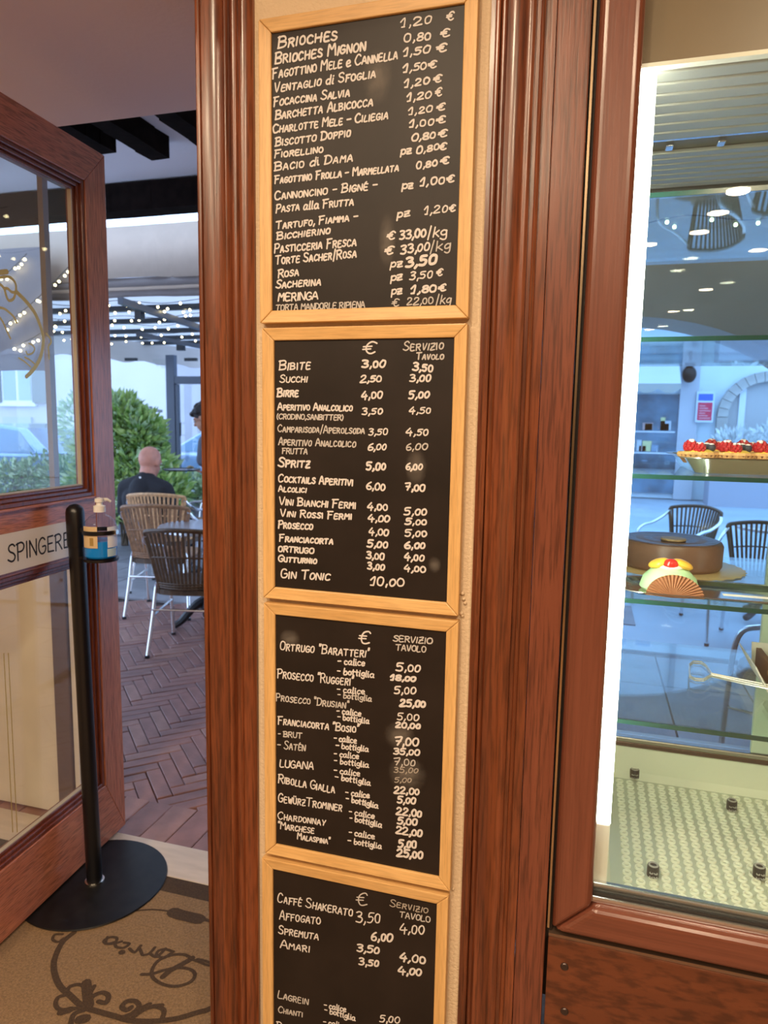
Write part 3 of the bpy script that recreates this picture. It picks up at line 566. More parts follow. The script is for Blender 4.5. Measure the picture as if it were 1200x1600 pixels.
# upper and lower rail grooves
mb = MB(); lbox(mb, .11, W - .11, -.002, .0025, 1.232, 1.238); lbox(mb, .11, W - .11, -.002, .0025, 1.062, 1.067); mb.build('groove_bead', LEAFD, door)
mb = MB(); lbox(mb, .215, .70, .0002, .0014, 1.064, 1.178); sign = mb.build('sign', mat('sign_paper', (.80, .78, .77), .5), door)
def on_leaf(px, py, t): return ptplane(px, py, LP(0, t, 0), HN)
st, Wt = layout('SPINGERE', 0)
p0 = on_leaf(13, 875, .0016); p1 = on_leaf(109, 857.5, .0016); p1.z = p0.z = (p0.z + p1.z) / 2
mb = MB()
for q in st: mb.ribbon(catmull([p0 + (p1 - p0) * (a_ / Wt) + Vector((0, 0, b_ * .0047)) for a_, b_ in q], 5) if len(q) > 4 else [p0 + (p1 - p0) * (a_ / Wt) + Vector((0, 0, b_ * .0047)) for a_, b_ in q], .0054, HN)
mb.build('lettering', mat('sign_ink', (.012, .012, .02), .6), sign)
# gold decals on the glass
gd = [([(240, 520), (380, 660), (500, 820), (570, 980), (610, 1100), (625, 1220), (600, 1400), (552, 1530), (470, 1650), (380, 1740)], .0125),
      ([(-60, 330), (60, 300), (150, 310), (215, 380), (232, 460), (215, 560), (190, 620), (125, 640), (85, 560), (60, 470), (0, 405)], .008),
      ([(60, 470), (110, 470), (170, 520), (240, 520)], .008), ([(-40, 740), (60, 760), (140, 820), (200, 880), (240, 960)], .007), ([(-20, 860), (40, 950), (90, 1060), (150, 1190)], .006),
      ([(670, 1120), (725, 1190), (735, 1250), (700, 1300), (705, 1390), (710, 1480)], .007), ([(270, 1470), (350, 1520), (445, 1600)], .005), ([(360, 1460), (430, 1500), (505, 1560)], .005), ([(-60, 250), (20, 235), (100, 225)], .014), ([(420, 1260), (470, 1290), (500, 1340), (470, 1400), (400, 1420), (380, 1380)], .005)]
mb = MB()
for pts_, ww in gd: mb.ribbon(catmull([on_leaf(x * .10833, 400 + y * .10833, -.0255) for x, y in pts_], 5), ww, HN)
mb.build('gold_lettering', GOLD, door)
for xa, xb in ((6, 20), (13, 27)):
    pa = on_leaf(xa, 1021, -.0255); pb = on_leaf(xb, 1300, -.0255)
    MB().ribbon([pa, pb], .0034, HN).build('gold_line', GOLD, door)

# ------------------------------------------------------------------ DOORMAT
MATC = mat('mat_pile', (.26, .165, .085), .95, var=.22, vscale=160, bump=.8, bscale=500, detail=2)
MATD = mat('mat_print', (.062, .036, .018), .95, var=.3, vscale=200, bump=.6, bscale=500)
mt = thing('doormat', 'brown doormat with dark scrolled name print inside the open door', 'mat', (-1.2, 1.1, -.004))
MB().box((-2.0, .35, -.004), (-.66, 1.785, .003)).build('pile', MATC, mt, bevel=.001)
MB().box((-2.06, 1.785, -.004), (-.66, 1.852, .0028)).build('border', MATD, mt)
MB().box((-2.06, .35, -.004), (-2.0, 1.785, .0028)).build('border', MATD, mt)
mm = lambda x, y: ptz(x * .275, 1380 + y * .275, .0036)
def printed(name, strokes):
    mb = MB()
    for i_, (pts_, ww) in enumerate(strokes): mb.ribbon(catmull([mm(*p) for p in pts_], 6) if len(pts_) > 2 else [mm(*p) for p in pts_], ww, (0, 0, 1), lift=i_ * 4e-5)
    return mb.build(name, MATD, mt)
printed('lettering', [([(805, 518), (860, 516), (930, 495), (1010, 480), (1080, 490), (1108, 520), (1080, 562), (1000, 586), (920, 572), (868, 535), (865, 490), (900, 440), (970, 410), (1040, 405), (1088, 425)], .0105),
    ([(925, 532), (965, 498), (1020, 468), (1070, 440), (1092, 424)], .017), ([(1085, 430), (1140, 450), (1185, 467), (1204, 458), (1160, 440), (1120, 432)], .009),
    ([(985, 388), (935, 420), (890, 412), (900, 385), (940, 376), (985, 390)], .0095), ([(940, 372), (890, 418), (855, 402)], .0095), ([(880, 365), (850, 398), (812, 408), (800, 385), (790, 366)], .0095),
    ([(800, 355), (765, 392), (735, 372)], .0095), ([(690, 392), (695, 394)], .018), ([(705, 338), (735, 345), (700, 368), (660, 362), (655, 345)], .0095), ([(690, 332), (640, 345), (600, 342), (592, 325), (625, 308), (660, 310), (660, 330), (620, 345)], .0095), ([(610, 305), (598, 345)], .008)])
printed('printed_scroll', [([(420, 280), (360, 330), (325, 390), (305, 460), (315, 530), (345, 590), (400, 640), (470, 700), (560, 730), (650, 755), (740, 780), (860, 785), (1000, 770), (1120, 735), (1195, 712), (1300, 640)], .0165),
    ([(355, 290), (312, 292), (300, 320), (330, 334), (362, 312)], .009), ([(740, 160), (860, 150), (950, 158), (1000, 172)], .007), ([(985, 165), (1020, 178), (1070, 190), (1130, 205)], .042), ([(1130, 200), (1160, 205), (1200, 218)], .012),
    ([(380, 630), (392, 592), (440, 576), (478, 590), (490, 640), (470, 700)], .012), ([(375, 635), (330, 650), (316, 690), (340, 718), (400, 716), (470, 705)], .012), ([(490, 565), (496, 630), (505, 695)], .026), ([(535, 585), (515, 620)], .012),
    ([(495, 690), (530, 642), (580, 622), (615, 640), (602, 680), (560, 672)], .014), ([(480, 720), (420, 745), (402, 800)], .014), ([(455, 775), (485, 770)], .028), ([(345, 735), (400, 718)], .02),
    ([(690, 765), (750, 742), (790, 702), (770, 672), (722, 672), (692, 704), (720, 722), (745, 706)], .014), ([(755, 762), (820, 718), (880, 702), (930, 722), (922, 768)], .013), ([(790, 716), (850, 688)], .013), ([(870, 700), (920, 695)], .013)])

# ------------------------------------------------------------------ SANITISER STAND + BOTTLE
SX, SY = -1.470, 1.754
stand = thing('dispenser_stand', 'black floor stand with round base plate propping the open door', 'stand', (SX, SY, .003))
MB().lathe([(.0001, .003), (.222, .003), (.226, .006), (.224, .0095), (.0001, .0095)], (SX, SY, 0), 56).build('base_plate', BLACKD, stand, smooth=True)
tilt = lambda z: (SX - .021 * z / 1.24, SY, z)
MB().tube([tilt(.009), tilt(1.12)], .0242, 24).build('pole', BLACKP, stand, smooth=True)
MB().tube([tilt(z) for z in (1.11, 1.115, 1.215, 1.228, 1.237, 1.241)], [.0262, .0272, .0272, .024, .015, .003], 24).build('pole_cap', BLACKP, stand, smooth=True)
MB().lathe([(.0245, .0095), (.030, .0095), (.030, .013), (.0245, .014)], (SX, SY, 0), 24).build('collar', STEEL, stand, smooth=True)
BX, BY = -1.397, 1.748
mb = MB()
for z0, z1 in ((1.157, 1.169),):
    mb.lathe([(.0485, z0), (.0515, z0), (.0515, z1), (.0485, z1)], (BX, BY, 0), 36)
mb.box((BX - .075, BY - .006, 1.157), (BX - .047, BY + .006, 1.169)); mb.build('bottle_ring', BLACKP, stand, smooth=True)
MB().box((BX + .049, BY - .008, 1.156), (BX + .060, BY + .008, 1.171)).build('clamp_knob', STEEL, stand, bevel=.002)
mb = MB(); mb.lathe([(.0001, 1.075), (.050, 1.075), (.051, 1.083), (.0001, 1.082)], (BX, BY, 0), 32); mb.box((BX - .08, BY - .01, 1.076), (BX - .045, BY + .01, 1.082)); mb.build('bottle_shelf', BLACKP, stand, smooth=True)
bot = thing('sanitizer_bottle', 'clear pump bottle of turquoise hand gel held by the black stand', 'bottle', (BX, BY, 1.0835))
MB().lathe([(.0001, 1.0835), (.043, 1.0836), (.047, 1.089), (.047, 1.178), (.044, 1.192), (.030, 1.208), (.016, 1.215), (.015, 1.224), (.0001, 1.224)], (BX, BY, 0), 32).build('bottle', glass('bottle_plastic', (.93, .95, .97), 1.25, .08), bot, smooth=True)
MB().lathe([(.0001, 1.086), (.042, 1.086), (.0455, 1.091), (.0455, 1.137), (.0001, 1.137)], (BX, BY, 0), 32).build('gel', mat('turquoise_gel', (.008, .24, .72), .15), bot, smooth=True)
def label(a0, a1, z0, z1, m, nm, r=.0478):
    mb = MB(); n = 8; vs = []
    for k in range(n + 1):
        th = math.radians(a0 + (a1 - a0) * k / n)
        for z in (z0, z1): vs.append((BX + r * math.cos(th), BY + r * math.sin(th), z))
    mb.add(vs, [(2 * k, 2 * k + 2, 2 * k + 3, 2 * k + 1) for k in range(n)]); return mb.build(nm, m, bot, smooth=True)
label(-125, -62, 1.119, 1.183, mat('tan_label', (.62, .46, .26), .6), 'label')['label'] = 'tan paper label'
label(-28, 30, 1.119, 1.181, mat('white_label', (.76, .79, .88), .6), 'label')['label'] = 'white paper label'
label(-90, -76, 1.126, 1.150, mat('label_print', (.35, .22, .06), .6), 'label_print', .0481)
label(-30, 10, 1.092, 1.116, mat('label_print_pale', (.45, .62, .72), .6), 'label_print', .0481)
mb = MB(); mb.lathe([(.0001, 1.222), (.0175, 1.222), (.0175, 1.240), (.009, 1.243), (.009, 1.250), (.0135, 1.252), (.0130, 1.262), (.0001, 1.266)], (BX, BY, 0), 20)
mb.tube([(BX, BY, 1.257), (BX + .014, BY + .018, 1.258), (BX + .020, BY + .026, 1.251)], [.006, .005, .004], 8); mb.build('pump_head', mat('white_plastic', (.80, .79, .78), .35), bot, smooth=True)

# ------------------------------------------------------------------ FLOOR OUTSIDE
SAND = mat('joint_sand', (.045, .030, .027), .9)
fl = S('floor', MB().box((-9, 2.015, -.08), (3.5, 4.93, -.030)), SAND)
B1 = mat('brick_red', (.27, .135, .118), .5, var=.22, vscale=9, bump=.25, bscale=60); B2 = mat('brick_plum', (.23, .122, .112), .5, var=.22, vscale=9, bump=.25, bscale=60); B3 = mat('brick_worn', (.31, .165, .138), .5, var=.2, vscale=9, bump=.25, bscale=60)
def brick_mesh(L, Wd, m):
    mb = MB(); a_, b_ = L / 2, Wd / 2; c = .003; z0, z1 = -.022, 0
    vs = [(-a_, -b_, z0), (a_, -b_, z0), (a_, b_, z0), (-a_, b_, z0), (-a_, -b_, z1 - c), (a_, -b_, z1 - c), (a_, b_, z1 - c), (-a_, b_, z1 - c), (-a_ + c, -b_ + c, z1), (a_ - c, -b_ + c, z1), (a_ - c, b_ - c, z1), (-a_ + c, b_ - c, z1)]
    fs = [(0, 1, 5, 4), (1, 2, 6, 5), (2, 3, 7, 6), (3, 0, 4, 7), (4, 5, 9, 8), (5, 6, 10, 9), (6, 7, 11, 10), (7, 4, 8, 11), (8, 9, 10, 11)]
    mb.add(vs, fs); me = bpy.data.meshes.new('brick'); me.from_pydata(mb.v, [], mb.f); me.materials.append(m); return me
meshes = [brick_mesh(.246, .0585, m) for m in (B1, B1, B2, B3)]
border = [brick_mesh(.228, .104, m) for m in (B1, B2, B3)]
def place(me, x, y, rz, par, z=-.008, name='brick'):
    o = bpy.data.objects.new(name, me); COL.objects.link(o); o.parent = par
    o.location = Vector((x, y, z + random.uniform(-.0018, .0018))) - par.location; o.rotation_euler = (random.uniform(-.006, .006), random.uniform(-.006, .006), rz); return o
for k in range(30):
    x = -2.2 + k * .1075
    if x < -.95 or x > 0: 
        if x < -.95: place(random.choice(border), x, 2.135, math.pi / 2, fl)
cand = []
n = 4; Wb = .0625
for i in range(-90, 91):
    for j in range(-16, 17):
        ox, oy = i + n * j, i - n * j
        for cx, cy, r in ((ox + n / 2, oy + .5, 0), (ox + .5, oy + 1 + n / 2, math.pi / 2)):
            X_, Y_ = cx * Wb, cy * Wb
            c45 = math.cos(math.pi / 4); x = (X_ - Y_) * c45 - 1.9; y = (X_ + Y_) * c45 + 3.2
            if 2.20 < y < 4.88 and -4.6 < x < -.55: cand.append((y, x, r + math.pi / 4))
def seen(x, y):
    px, py = proj((x, y, 0)); return 60 < px < 350
cand.sort(); near = [c for c in cand if seen(c[1], c[0])][:275]; ns = set(near)
for y, x, r in near: place(random.choice(meshes), x, y, r, fl, z=-.013 if y < 2.36 else -.008)
mb = MB()
for c in cand:
    if c in ns: continue
    M = Matrix.Translation((c[1], c[0], -.008 + random.uniform(-.001, .001))) @ Matrix.Rotation(c[2], 4, 'Z')
    mb.box((-.123, -.029, -.02), (.123, .029, 0), M=M)
stuff(mb.build('brick', B1, fl))
# grey stone slabs: on the right under the arcade, and beyond the bricks
SL1 = mat('slab_grey', (.22, .22, .25), .6, var=.15, vscale=4, bump=.2, bscale=40); SL2 = mat('slab_grey_b', (.26, .26, .29), .6, var=.15, vscale=4, bump=.2, bscale=40)
fl2 = S('floor', MB().box((-9, 4.95, -.08), (3.5, 9.2, -.030)), SAND)
def slab(x, y, sx, sy, rz, par):
    mb = MB(); M = Matrix.Translation((x, y, random.uniform(-.011, -.008))) @ Matrix.Rotation(rz, 4, 'Z')
    mb.box((-sx / 2, -sy / 2, -.022), (sx / 2, sy / 2, 0), M=M); o = mb.build('slab', random.choice((SL1, SL2)), par); return o
for i in range(12):
    for j in range(7):
        x = -6.9 + i * .61 + (.3 if j % 2 else 0); y = 5.26 + j * .61
        slab(x, y, .60, .60, 0, fl2)
for i in range(8):
    for j in range(5):
        slab(-.2 + i * .46, 2.3 + j * .56 - (.0), .45, .55, 0, fl)
# ------------------------------------------------------------------ DISPLAY CASE
case = thing('display_case', 'wood framed refrigerated glass display case full of pastries right of the pillar', 'display case', (.45, 1.6, 0))
cx0, cx1 = -.021, 1.05
ix, iz = .048, .622
zb = .557
def cprism(poly, y0, y1): return MB().prism(poly, lambda x, z: (x, y0, z), lambda x, z: (x, y1, z))
cprism([(cx0, zb), (ix, iz), (ix, 2.60), (cx0, 2.60)], 1.243, 1.285).build('frame_stile', CASEW, case, bevel=.014, seg=4)
cprism([(cx0 + .0005, zb), (cx1, zb), (cx1, iz), (ix + .0005, iz)], 1.2432, 1.285).build('frame_sill', CASEH, case, bevel=.014, seg=4)
MB().box((-.034, 1.275, .40), (1.05, 1.288, .60)).build('gap_shade', DARK, case)  # near-black backing: the shade of the gap is put into its colour
MB().box((-.0325, 1.266, .53), (-.0215, 1.289, 2.60)).build('gap_shade', DARK, case)
MB().box((-.0300, 1.256, .556), (-.0262, 1.270, 2.6)).build('metal_strip', mat('bronze_strip', (.55, .42, .28), .22, 1.0), case)
# lower front panel with its ledge and screws
MB().box((-.027, 1.253, 0.0), (1.05, 1.275, .538)).build('lower_panel', PANELW, case, bevel=.0015)
MB().box((-.027, 1.258, .5385), (1.05, 1.276, .5445)).build('panel_ledge', mat('ledge_metal', (.30, .19, .13), .35, .8), case)
for px_, py_ in ((882, 1510), (882, 1580)):
    p = pt(px_, py_, 1.253)
    mb = MB(); mb.lathe([(.0001, 0), (.0062, 0), (.0075, .0015), (.0075, .003), (.0001, .003)], (0, 0, 0), 16)
    mb.v = [Vector((v.x + p.x, 1.253 - (.003 - v.z) , v.y + p.z)) for v in mb.v]
    mb.build('screw', mat('dark_screw', (.07, .05, .045), .3, .7), case, smooth=True)
# front glass, its track, header
MB().box((.044, 1.2725, .63), (1.05, 1.2775, 2.47)).build('front_glass', GLASSD, case)
MB().box((.047, 1.262, .6215), (1.05, 1.271, .634)).build('glass_track', ALU, case, bevel=.002)
MB().box((.047, 1.268, .6345), (1.05, 1.272, .6375)).build('glass_track', DARK, case)
MB().box((.047, 1.279, .622), (1.05, 1.292, .650)).build('glass_track', ALU, case, bevel=.003)
MB().box((.044, 1.290, 2.088), (1.05, 1.300, 2.60)).build('header_panel', mat('header_brown', (.19, .125, .062), .35, var=.1, vscale=3), case)
MB().box((.044, 1.286, 2.081), (1.05, 1.302, 2.0878)).build('header_edge', mat('header_strip', (.85, .83, .72), .3), case)
# LED strip in the left corner
MB().box((.0445, 1.292, .765), (.0735, 1.304, 2.080)).build('led_strip', emit('led_white', (.97, 1.0, .86), 24.0), case)
MB().box((.985, 1.292, .765), (1.015, 1.304, 2.080)).build('led_strip', emit('led_white', (.97, 1.0, .86), 24.0), case)  # unseen strip at the right, added to brighten the case interior
MB().box((.0445, 1.292, .640), (.0735, 1.306, .763)).build('corner_post', WHITE, case, bevel=.003)
MB().box((.026, 1.300, .53), (.0440, 1.96, 2.08)).build('side_wall', WHITE, case)
MB().box((1.02, 1.300, .53), (1.045, 1.96, 2.08)).build('side_wall', WHITE, case)
# ribbed ceiling of the case
CEIL = mat('case_ceiling', (.40, .39, .34), .4, .3)
CEILD = mat('case_ceiling_dark', (.16, .155, .13), .5, .2)
MB().box((.044, 1.302, 2.094), (1.02, 1.96, 2.11)).build('ceiling_panel', CEILD, case)
y = 1.315
for k in range(7):
    MB().extz([(0, 0), (1, 0), (1, 1), (0, 1)], 0, 1) if False else MB().box((.046, y, 2.083), (1.02, y + .036, 2.0935)).build('ceiling_slat', CEIL, case, bevel=.003); y += .043
MB().box((.046, 1.620, 2.088), (1.02, 1.628, 2.0935)).build('clip_rail', ALU, case)
for k in range(9): MB().box((.12 + k * .1, 1.640, 2.082), (.135 + k * .1, 1.668, 2.0935)).build('ceiling_clip', ALU, case, bevel=.002)
y = 1.690
for k in range(7): MB().box((.046, y, 2.084), (1.02, y + .026, 2.0935)).build('ceiling_slat', CEIL, case, bevel=.003); y += .034
MB().box((.046, 1.938, 2.070), (1.02, 1.950, 2.0935)).build('ceiling_edge', ALU, case)
# glass shelves
shelf_z = [1.913, 1.663, 1.414, 1.176, .9355]
for z in shelf_z:
    sh = MB().box((.052, 1.3815, z - .008), (1.015, 1.93, z)).build('glass_shelf', SHELFG, case)
    MB().box((.052, 1.378, z - .0082), (1.015, 1.3813, z + .0002)).build('shelf_edge', GREENE, sh)['label'] = 'dark green glass edge'
# back sliding glass, rails, mullion
MB().box((.045, 1.952, .66), (1.02, 1.957, 2.07)).build('back_glass', glass('back_glass', (.76, .91, 1.0)), case)
pr = pt(980, 1158, 1.95)
MB().box((.045, 1.935, pr.z - .030), (1.02, 1.985, pr.z + .004)).build('back_rail', mat('rail_brown', (.10, .06, .045), .25, .6), case, bevel=.003)
MB().box((.045, 1.932, pr.z + .0045), (1.02, 1.98, pr.z + .018)).build('back_rail', ALUD, case, bevel=.003)
mx_ = pt(1186, 1000, 1.95).x
MB().box((mx_, 1.938, pr.z + .019), (mx_ + .06, 1.951, 2.069)).build('mullion', mat('pale_green_post', (.60, .72, .58), .3), case, bevel=.003)
# white base basin with perforated tray
BAS = mat('basin_white', (.74, .77, .62), .25)
TRAYM = mat('tray_white', (.78, .82, .68), .3)
zt = .545
mb = MB()
def rect(x0, y0, x1, y1, z): return [(x0, y0, z), (x1, y0, z), (x1, y1, z), (x0, y1, z)]
rings = [rect(.045, 1.294, 1.02, 1.955, .500), rect(.045, 1.294, 1.02, 1.955, .632), rect(.062, 1.312, 1.0, 1.93, .632), rect(.078, 1.345, .985, 1.928, .565), rect(.090, 1.365, .97, 1.922, .545)]
for i in range(4): 
    o = len(mb.v); mb.add(rings[i] + rings[i + 1], [(k, (k + 1) % 4, 4 + (k + 1) % 4, 4 + k) for k in range(4)])
mb.build('basin', BAS, case)
MB().quad(*rings[4]).build('tray_sheet', mat('tray_sheet', (.47, .52, .41), .35), case)
mb = MB()
X = .125; r_ = 0
while X < .94:
    Y = 1.415 + (0 if r_ % 2 else .0)
    while Y < 1.905:
        mb.lathe([(.0058, 0), (.0098, 0), (.0092, .0045), (.0064, .0045)], (X, Y, zt + .0003), 12); Y += .0255
    X += .0262; r_ += 1
stuff(mb.build('perforation_ring', TRAYM, case, smooth=True))
FOOT = mat('rubber_foot', (.02, .02, .022), .35); FR = mat('foot_ring', (.34, .35, .33), .3)
for px_, py_ in ((992, 1205), (1144, 1254), (1021, 1355), (1187, 1357)):
    p = ptz(px_, py_ - 4, zt + .03)
    f = MB().lathe([(.0001, 0), (.0125, 0), (.0125, .020), (.0115, .023), (.0001, .023)], (p.x, p.y, zt + .006), 16).build('tray_foot', FOOT, case, smooth=True)
    MB().lathe([(.0070, .0232), (.0105, .0232), (.0095, .0255), (.0075, .0255)], (p.x, p.y, zt + .006), 16).build('foot_ring', FR, f, smooth=True)
    mb = MB()
    for dx in (-.009, .009):
        for k in range(2): mb.lathe([(.0022, 0), (.0040, 0), (.0040, .002), (.0022, .002)], (p.x + dx * .5, p.y - .0125, zt + .008 + k * .009), 8)
    mb.build('foot_rivet', FR, f)

# ---------------- pastries
def oblong(mb, cx, cy, hx, hy, z0, z1, lip, nseg=10, zi=None):
    """tray with rounded corners and sloping sides, open top"""
    def outline(ax, ay, rr, z):
        P = []
        for qx, qy, a0 in ((1, 1, 0), (-1, 1, 90), (-1, -1, 180), (1, -1, 270)):
            for k in range(nseg + 1):
                th = math.radians(a0 + 90 * k / nseg); P.append((cx + qx * (ax - rr) + rr * math.cos(th), cy + qy * (ay - rr) + rr * math.sin(th), z))
        return P
    L = [outline(hx - .02, hy - .02, .03, z0), outline(hx, hy, .05, z1), outline(hx + lip, hy + lip, .055, z1 + .001), outline(hx + lip, hy + lip, .055, z1 - .0008), outline(hx - .001, hy - .001, .05, z1 - .002), outline(hx - .0205, hy - .0205, .03, zi or z0 + .001)]
    n_ = len(L[0])
    for i in range(5): mb.add(L[i] + L[i + 1], [(k, n_ + k, n_ + (k + 1) % n_, (k + 1) % n_) for k in range(n_)])
    mb.add(L[0], [tuple(range(n_))[::-1]]); mb.add(L[5], [tuple(range(n_))]); return mb
tl = pt(1053, 706, 1.56).x
TZ = 1.4145
mb = oblong(MB(), tl + .262, 1.60, .25, .16, TZ, TZ + .030, .012, zi=TZ + .0165)
tag(mb.build('serving_tray', STEEL, smooth=True), 'deep silver tray of berry tarts on the upper glass shelf', 'tray')
SHELL = mat('tart_paper', (.25, .11, .045), .7); CRUST = mat('tart_crust', (.62, .36, .14), .7, var=.2, vscale=60); CUST = mat('custard', (.82, .60, .10), .35)
RASP = mat('raspberry', (.45, .012, .022), .35, bump=.3, bscale=300); BLUE = mat('blueberry', (.035, .045, .075), .6, var=.4, vscale=80); SUG = mat('icing_sugar', (.86, .84, .84), .9)
rbm = None
def raspberry(x, y, z, r, parent):
    mb = MB()
    for k in range(5):
        ph = -.3 + k * .42
        nn = max(1, int(8 * math.cos(ph)))
        for q in range(nn):
            th = 2 * math.pi * (q + .5 * k) / nn
            mb.ball((x + r * .72 * math.cos(ph) * math.cos(th), y + r * .72 * math.cos(ph) * math.sin(th), z + r * .85 * math.sin(ph)), r * .36, 6, 5)
    mb.ball((x, y, z), r * .75, 8, 6); b_ = mb.build('raspberry', RASP, parent, smooth=True)
    mb = MB()
    for k in range(5): mb.ball((x + random.uniform(-.4, .4) * r, y + random.uniform(-.5, .1) * r, z + r * random.uniform(.85, .98)), r * random.uniform(.16, .3), 6, 4)
    mb.build('icing_sugar', SUG, b_, smooth=True)
def tart(x, y, z, lab):
    t = thing('berry_tart', lab, 'pastry', (x, y, z), 'berry tarts on the silver tray')
    MB().lathe([(.0001, 0), (.026, 0), (.0395, .017), (.0382, .0175), (.0001, .006)], (x, y, z), 72, fl=(24, .035)).build('paper_case', SHELL, t, smooth=True)
    MB().lathe([(.0375, .012), (.0400, .018), (.0375, .0225), (.033, .021), (.032, .012)], (x, y, z), 40, fl=(20, .025)).build('crust', CRUST, t, smooth=True)
    MB().lathe([(.0335, .012), (.033, .020), (.022, .027), (.0001, .029)], (x, y, z), 24).build('custard', CUST, t, smooth=True)
    raspberry(x - .017, y - .010, z + .032, .0135, t); raspberry(x - .001, y - .018, z + .029, .0115, t)
    for dx, dy, r in ((.014, .004, .0095), (.002, .012, .0095), (.022, -.006, .0085)):
        b_ = MB().ball((x + dx, y + dy, z + .031), r, 12, 8).build('blueberry', BLUE, t, smooth=True)
        MB().ball((x + dx, y + dy - .001, z + .031 + r * .8), (r * .6, r * .6, r * .28), 8, 5).build('icing_sugar', SUG, b_, smooth=True)
zt_ = TZ + .0168
for px_, Yt, lab in ((1091, 1.53, 'leftmost berry tart at the near rim of the silver tray'), (1147, 1.535, 'second berry tart from the left along the near rim'), (1201, 1.54, 'berry tart at the picture edge along the near rim'), (1122, 1.66, 'left berry tart of the far row on the tray'), (1172, 1.66, 'right berry tart of the far row on the tray')):
    tart(pt(px_, 715, Yt).x, Yt, zt_, lab)
# chocolate cake
CHOC = mat('chocolate_glaze', (.14, .068, .042), .38, var=.25, vscale=14, bump=.15, bscale=40); CHOT = mat('chocolate_top', (.052, .022, .014), .30, bump=.6, bscale=45)
GOLDB = mat('gold_card', (.78, .60, .28), .35, .5)
SZ = 1.1768
ck = pt(1046, 870, 1.74)
cake = thing('chocolate_cake', 'round dark chocolate cake with a tan medallion on top', 'cake', (ck.x, 1.74, SZ + .003))
C0 = (ck.x, 1.74, SZ)
MB().lathe([(.0001, .0035), (.108, .0035), (.113, .010), (.114, .056), (.110, .064), (.105, .066)], C0, 48).build('cake_side', CHOC, cake, smooth=True)
MB().lathe([(.105, .064), (.1045, .0665), (.09, .0675), (.07, .065), (.05, .067), (.03, .065), (.0001, .066)], C0, 48, fl=(9, .012)).build('cake_top', CHOT, cake, smooth=True)
MB().lathe([(.0001, .0675), (.026, .0675), (.028, .070), (.026, .073), (.0001, .0735)], (C0[0] + .002, C0[1] - .035, SZ), 24).build('medallion', mat('medallion', (.40, .27, .14), .45), cake, smooth=True)
tag(MB().lathe([(.0001, 0), (.150, .0), (.155, .0015), (.150, .003), (.0001, .003)], (C0[0] + .008, C0[1], SZ), 96, fl=(32, .018)).build('cake_board', GOLDB, smooth=True), 'scalloped gold card board under the chocolate cake', 'cake board')
mb = oblong(MB(), .49, 1.47, .415, .072, SZ, SZ + .010, .008)
tag(mb.build('serving_tray', STEEL, smooth=True), 'long shallow silver tray holding the green pastry', 'tray')
dx = pt(1140, 925, 1.43)
tag(MB().box((dx.x - .012, 1.418, SZ + .0107), (dx.x + .2, 1.432, SZ + .0117)).build('paper_strip', mat('white_paper', (.85, .85, .80), .7)), 'strip of white paper along the shallow tray rim', 'paper')
# green marzipan pastry in fluted paper
gp = pt(1046, 915, 1.465)
PX, PY, PZ = gp.x, 1.475, SZ + .0015
gr = thing('marzipan_pastry', 'green marzipan pastry topped with yellow fruit and cherry in brown paper', 'pastry', (PX, PY, PZ))
MB().lathe([(.0001, 0), (.050, .0), (.056, .006), (.050, .026), (.034, .043), (.018, .049), (.0001, .050)], (PX, PY, PZ), 32).build('marzipan', mat('green_marzipan', (.48, .74, .42), .5), gr, smooth=True)
MB().ball((PX, PY - .004, PZ + .048), (.026, .024, .008), 16, 8).build('cream', mat('cream', (.86, .80, .72), .4), gr, smooth=True)
for s_ in (-1, 1):
    M = Matrix.Rotation(s_ * .35, 3, 'Y')
    MB().ball((PX + s_ * .022, PY - .004, PZ + .054), (.021, .018, .009), 14, 8, M=M).build('yellow_fruit', mat('yellow_fruit', (.85, .48, .05), .25), gr, smooth=True)
MB().ball((PX - .001, PY - .016, PZ + .055), (.0145, .012, .011), 14, 10).build('cherry', mat('candied_cherry', (.72, .02, .012), .15, coat=.6), gr, smooth=True)
mb = MB(); vs = [(PX, PY - .068, PZ - .0005)]; N_ = 44
for k in range(N_ + 1):
    th = math.pi * k / N_; rr = .052 if k % 2 else .050; off = .0055 if k % 2 else 0
    vs.append((PX + .004 + 1.02 * rr * math.cos(th), PY - .066 + .014 * math.sin(th) - off, PZ + .001 + .80 * rr * math.sin(th)))
mb.add(vs, [(0, k + 1, k + 2) for k in range(N_)]); f_ = mb.build('fluted_paper', mat('brown_paper', (.34, .15, .07), .6), gr)
m_ = f_.modifiers.new('thick', 'SOLIDIFY'); m_.thickness = .0006
# tongs
tz = .9355
WIREM = mat('wire_steel', (.85, .86, .82), .3, .6)
tp = lambda x, y, z=tz + .016: ptz(x, y, z)
tg = thing('pastry_tongs', 'wire pastry tongs lying on the lowest glass shelf', 'tongs', tp(1110, 1052, tz))
for dz, dy in ((.016, 0), (.0035, 3)):
    loop = [tp(1112, 1052 + dy, tz + dz), tp(1104, 1040 + dy, tz + dz), tp(1096, 1034 + dy, tz + dz), tp(1083, 1033 + dy, tz + dz), tp(1077, 1038 + dy, tz + dz), tp(1078, 1056 + dy, tz + dz), tp(1086, 1060 + dy, tz + dz), tp(1099, 1061 + dy, tz + dz), tp(1111, 1054 + dy, tz + dz)]
    MB().tube(loop, .0018, 8).build('grip', WIREM, tg, smooth=True)
    MB().tube([tp(1111, 1052 + dy, tz + dz), tp(1160, 1062 + dy, tz + .012), tp(1240, 1078 + dy, tz + .012)], .0018, 8).build('arm', WIREM, tg, smooth=True)
    MB().tube([tp(1111, 1054 + dy, tz + dz), tp(1160, 1065 + dy, tz + .012), tp(1240, 1082 + dy, tz + .012)], .0018, 8).build('arm', WIREM, tg, smooth=True)
